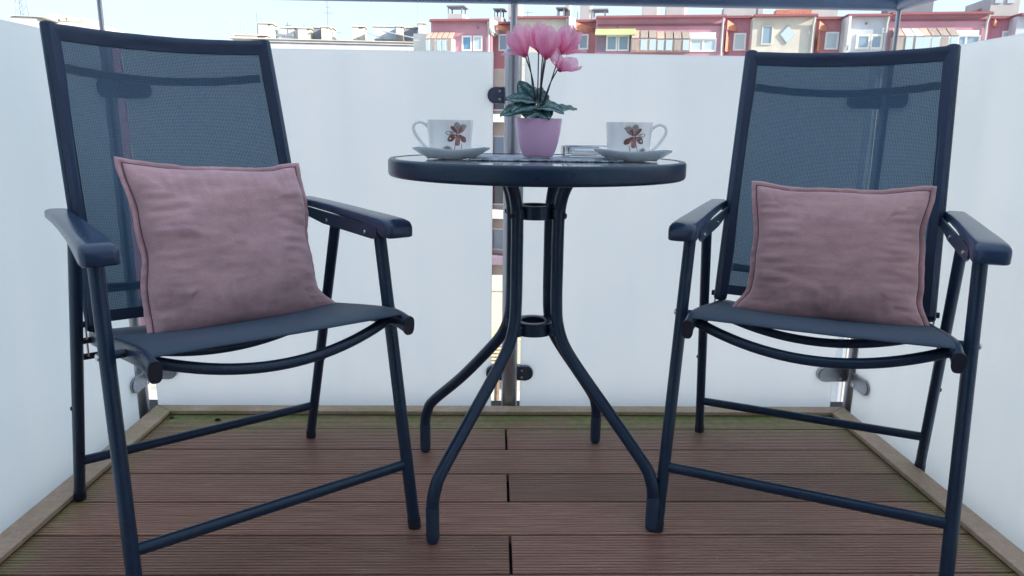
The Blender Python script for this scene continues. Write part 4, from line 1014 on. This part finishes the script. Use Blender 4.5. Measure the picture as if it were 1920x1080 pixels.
def leaf_mat():
    m = mat('cyclamen_leaf', (.03, .09, .08), .5, spec=.4); n = N(m); tc = n.new('ShaderNodeTexCoord'); sp = n.new('ShaderNodeSeparateXYZ'); n.link(tc.outputs['UV'], sp.inputs[0])
    u = n.math('ABSOLUTE', n.math('SUBTRACT', sp.outputs[0], .5)); v = sp.outputs[1]
    o = n.noise(n.coord('Object'), 260, 4, .75)
    band = n.math('SUBTRACT', 1., n.math('MULTIPLY', n.math('ABSOLUTE', n.math('SUBTRACT', n.math('ADD', u, n.math('MULTIPLY', v, .12)), .30)), 7), clamp=True)
    k = n.math('MULTIPLY', n.math('GREATER_THAN', o, .50), n.math('MULTIPLY', band, .85))
    vein = n.math('LESS_THAN', n.math('ABSOLUTE', n.math('SUBTRACT', n.math('FRACT', n.math('MULTIPLY', n.math('SUBTRACT', v, n.math('MULTIPLY', u, .7)), 6)), .5)), .05)
    c = n.ramp(n.noise(n.coord('Object'), 70, 4), [(.3, (.012, .062, .078)), (.7, (.035, .125, .135))])
    c = n.mix(n.math('MULTIPLY', vein, .5), c, (.10, .26, .24)); c = n.mix(k, c, (.32, .46, .50)); n.link(c, n.b.inputs['Base Color'])
    n.b.inputs['Sheen Weight'].default_value = .15; n.bump(o, .5, .001)
    return m
m_leaf = leaf_mat(); m_leaf_back = rough_mat('leaf_underside', (.14, .24, .24), .6, .2, 80)
def leaf(base, tip, wd, up, droop=.2, fold=.25, m=None, ruffle=.003, sd=0):
    base, tip = Vector(base), Vector(tip); ax = tip - base; ln = ax.length; ax.normalize(); up = Vector(up); up = (up - ax * up.dot(ax)).normalized(); sd_ = ax.cross(up)
    def f(u, v):
        t = v; w_ = wd * (math.sin(math.pi * min(1, t * .92 + .08)) ** .62) * (1.15 - .45 * t)
        x = (2 * u - 1); lobe = -.16 * ln * abs(x) ** 1.5 * (1 - t) ** 4
        p = base + ax * (ln * t + lobe) + sd_ * (x * w_) + up * (abs(x) * w_ * fold - droop * ln * (t ** 2) + ruffle * math.sin(t * 17 + x * 3 + sd) * abs(x) + .05 * ln * math.sin(math.pi * t) - .0015 * (1 if abs(x) < .08 else 0))
        return p
    b = B(); b.grid(f, 16, 22, lambda u, v: (u, v)); o = b.obj('leaf', m or m_leaf, pl)
    s_ = o.modifiers.new('t', 'SOLIDIFY'); s_.thickness = .0006; return o
def stalk(a, c, r=.0010): b = B(); b.tube([a, a.lerp(c, .5) + Vector((0, 0, .004)), c], r, seg=6); b.obj('leaf_stalk', m_stem, pl)
cz = Vector((0, 0, hp_ * .95))
LV = [((1003, 202, -.01), (938, 214, -.045), .021, (0, -.55, 1), .05, .10), ((1000, 190, -.006), (946, 187, -.03), .018, (-.1, -.6, 1), .0, .15), ((996, 186, .004), (972, 152, .012), .014, (-.6, -1, .3), .05, .25),
      ((1003, 190, 0), (1012, 162, .03), .020, (.1, -1, .5), .10, .12), ((1015, 196, .01), (1034, 184, .045), .020, (.3, -.8, .8), .12, .12), ((1012, 203, -.012), (1056, 202, -.040), .020, (0, -.4, 1), .22, .16),
      ((1040, 203, .01), (1080, 213, .004), .012, (.2, -.5, 1), -.22, .2), ((1000, 207, -.02), (985, 219, -.050), .019, (0, -.8, 1), .06, .10), ((1010, 207, -.02), (1030, 221, -.048), .018, (.1, -.7, 1), .1, .1), ((996, 200, .02), (955, 204, .04), .020, (0, -.5, 1), .1, .15),
      ((1006, 180, .01), (990, 170, .045), .018, (-.2, -.8, .8), .1, .12), ((1000, 196, -.012), (960, 206, -.052), .016, (-.1, -.8, .8), .1, .12)]
for i, (ba, ti, wd, up, dr, fo) in enumerate(LV):
    a, c = ap(ba[0], ba[1], ba[2]), ap(ti[0], ti[1], ti[2]); leaf(a, c, wd * 1.25, up, dr, fo, m_leaf_back if i == 6 else None, .0012, i); stalk(cz + Vector((random.uniform(-.01, .01), random.uniform(-.01, .01), 0)), a)
# flowers
def petal_mat():
    m = bpy.data.materials.new('gauzy_pink_petal'); m.use_nodes = True; n = N(m); b_ = n.b; tc = n.new('ShaderNodeTexCoord'); sp = n.new('ShaderNodeSeparateXYZ'); n.link(tc.outputs['UV'], sp.inputs[0])
    u = n.math('ABSOLUTE', n.math('SUBTRACT', sp.outputs[0], .5)); v = sp.outputs[1]
    vein = n.noise(n.coord('UV', (26, 1.2, 1)), 1.6, 3, .6)
    c = n.ramp(v, [(.0, (.72, .10, .28)), (.28, (.88, .30, .50)), (.75, (.93, .56, .74)), (1., (.94, .68, .82))])
    c = n.mix(n.math('MULTIPLY', vein, .35), c, (.90, .52, .66)); n.link(c, b_.inputs['Base Color']); b_.inputs['Roughness'].default_value = .6
    b_.inputs['Sheen Weight'].default_value = .2
    tl = n.new('ShaderNodeBsdfTranslucent'); n.link(c, tl.inputs[0]); tp = n.new('ShaderNodeBsdfTransparent'); tp.inputs[0].default_value = (.95, .72, .84, 1)
    a = n.new('ShaderNodeMixShader'); a.inputs[0].default_value = .45; n.link(b_.outputs[0], a.inputs[1]); n.link(tl.outputs[0], a.inputs[2])
    x = n.new('ShaderNodeMixShader'); rim = n.math('GREATER_THAN', u, .475)
    n.link(n.math('MULTIPLY', n.math('SUBTRACT', 1., rim), n.math('ADD', .20, n.math('MULTIPLY', v, .26))), x.inputs[0]); n.link(a.outputs[0], x.inputs[1]); n.link(tp.outputs[0], x.inputs[2])
    n.link(x.outputs[0], m.node_tree.nodes['Material Output'].inputs[0]); return m
m_pet = petal_mat(); m_calyx = mat('deep_pink_calyx', (.45, .03, .10), .6)
def flower(base, h, wd, lean, rot, sp_=1., n_=5, out=.35):
    """upswept cyclamen: petals rise from the neck at base and overlap"""
    fl = empty('flower', base); fl.parent = pl; fl.rotation_euler = (lean[1], lean[0], 0)
    b = B(); b.lathe([(.001, -.004), (.0035, -.003), (.0045, .001), (.003, .006)], seg=12); b.obj('calyx', m_calyx, fl)
    for k in range(n_):
        a = rot + 2 * math.pi * k / n_; d = Vector((math.cos(a), math.sin(a), 0)); s = Vector((-d.y, d.x, 0)); hh = h * (1 + .10 * math.sin(k * 2.3 + rot)); tw = .25 * math.sin(k * 1.9 + rot)
        def f(u, v):
            x = 2 * u - 1; w_ = wd * (math.sin(math.pi * (v * .90 + .03)) ** .65) * (.62 + .55 * v)
            r = .004 + .0165 * sp_ * math.sin(math.pi * min(1, v * .78)) + out * .012 * v * v
            bend = -.55 * w_ * x * x
            p = d * (r + bend * .8 + tw * x * .006) + s * (x * w_) + Vector((0, 0, hh * v + .002 * math.sin(v * 9 + k) * x - .004 * x * x * v))
            return p + d * .0014 * math.sin(x * 7 + v * 4 + k)
        b = B(); b.grid(f, 14, 18, lambda u, v: (u, v)); b.obj('petal', m_pet, fl, True, 0, 180)
    return fl
m_per = (ap(1009, 100).x - ap(1008, 100).x)
F5 = [((984, 104, -.010), (964, 52), .0155, 14), ((1010, 94, .018), (1002, 44), .0150, 0), ((1024, 108, -.022), (1030, 55), .0190, 1), ((1051, 100, -.004), (1075, 53), .0165, 2.2)]
for i, (ba, ti, wd, ro) in enumerate(F5):
    p = ap(*ba); q = ap(ti[0], ti[1], ba[2]); d = q - p; flower(p, d.length * .98, wd, (math.atan2(d.x, d.z), -.08), ro)
p = ap(1050, 131, -.012); flower(p, .026, .0175, (.45, -.10), .15, 1.25, 5, 1.4)
# a few spread petals behind
def loose(p0, p1, wd):
    a, c = ap(*p0), ap(*p1); ax = c - a; up = Vector((0, -.35, 1)); up = (up - ax.normalized() * up.dot(ax.normalized())).normalized(); s = ax.normalized().cross(up)
    b = B(); b.grid(lambda u, v: a + ax * v + s * ((2 * u - 1) * wd * math.sin(math.pi * (v * .93 + .03)) ** .7) + up * (.004 * math.sin(v * 3) - .003 * (2 * u - 1) ** 2), 8, 14, lambda u, v: (u, v)); b.obj('petal', m_pet, pl, True, 0, 180)
loose((985, 102, .01), (940, 101, .016), .012); loose((1060, 100, .01), (1100, 95, .03), .011); loose((1010, 98, .02), (1045, 101, .05), .011)
ST = [((984, 104, -.010), (999, 150), (1004, 204)), ((989, 104, .004), (996, 140), (1001, 200)), ((1010, 94, .018), (1009, 140), (1008, 196)), ((1024, 108, -.022), (1017, 150), (1010, 204)), ((1021, 108, .0), (1017, 140), (1013, 200)),
      ((1051, 100, -.004), (1034, 150), (1017, 208)), ((1046, 132, -.012), (1030, 160), (1015, 206)), ((1018, 100, .02), (1014, 150), (1012, 200))]
for i, (a, m_, c) in enumerate(ST):
    P0 = ap(*a); P1 = ap(m_[0], m_[1], a[2] * .6); P2 = ap(c[0], c[1], a[2] * .2); b = B(); b.tube(smooth_path([P0 + Vector((0, 0, .002)), P1, P2, Vector((P2.x * .6, P2.y, hp_ * .9))], 5), .0012, seg=7); b.obj('flower_stem', m_stem, pl)
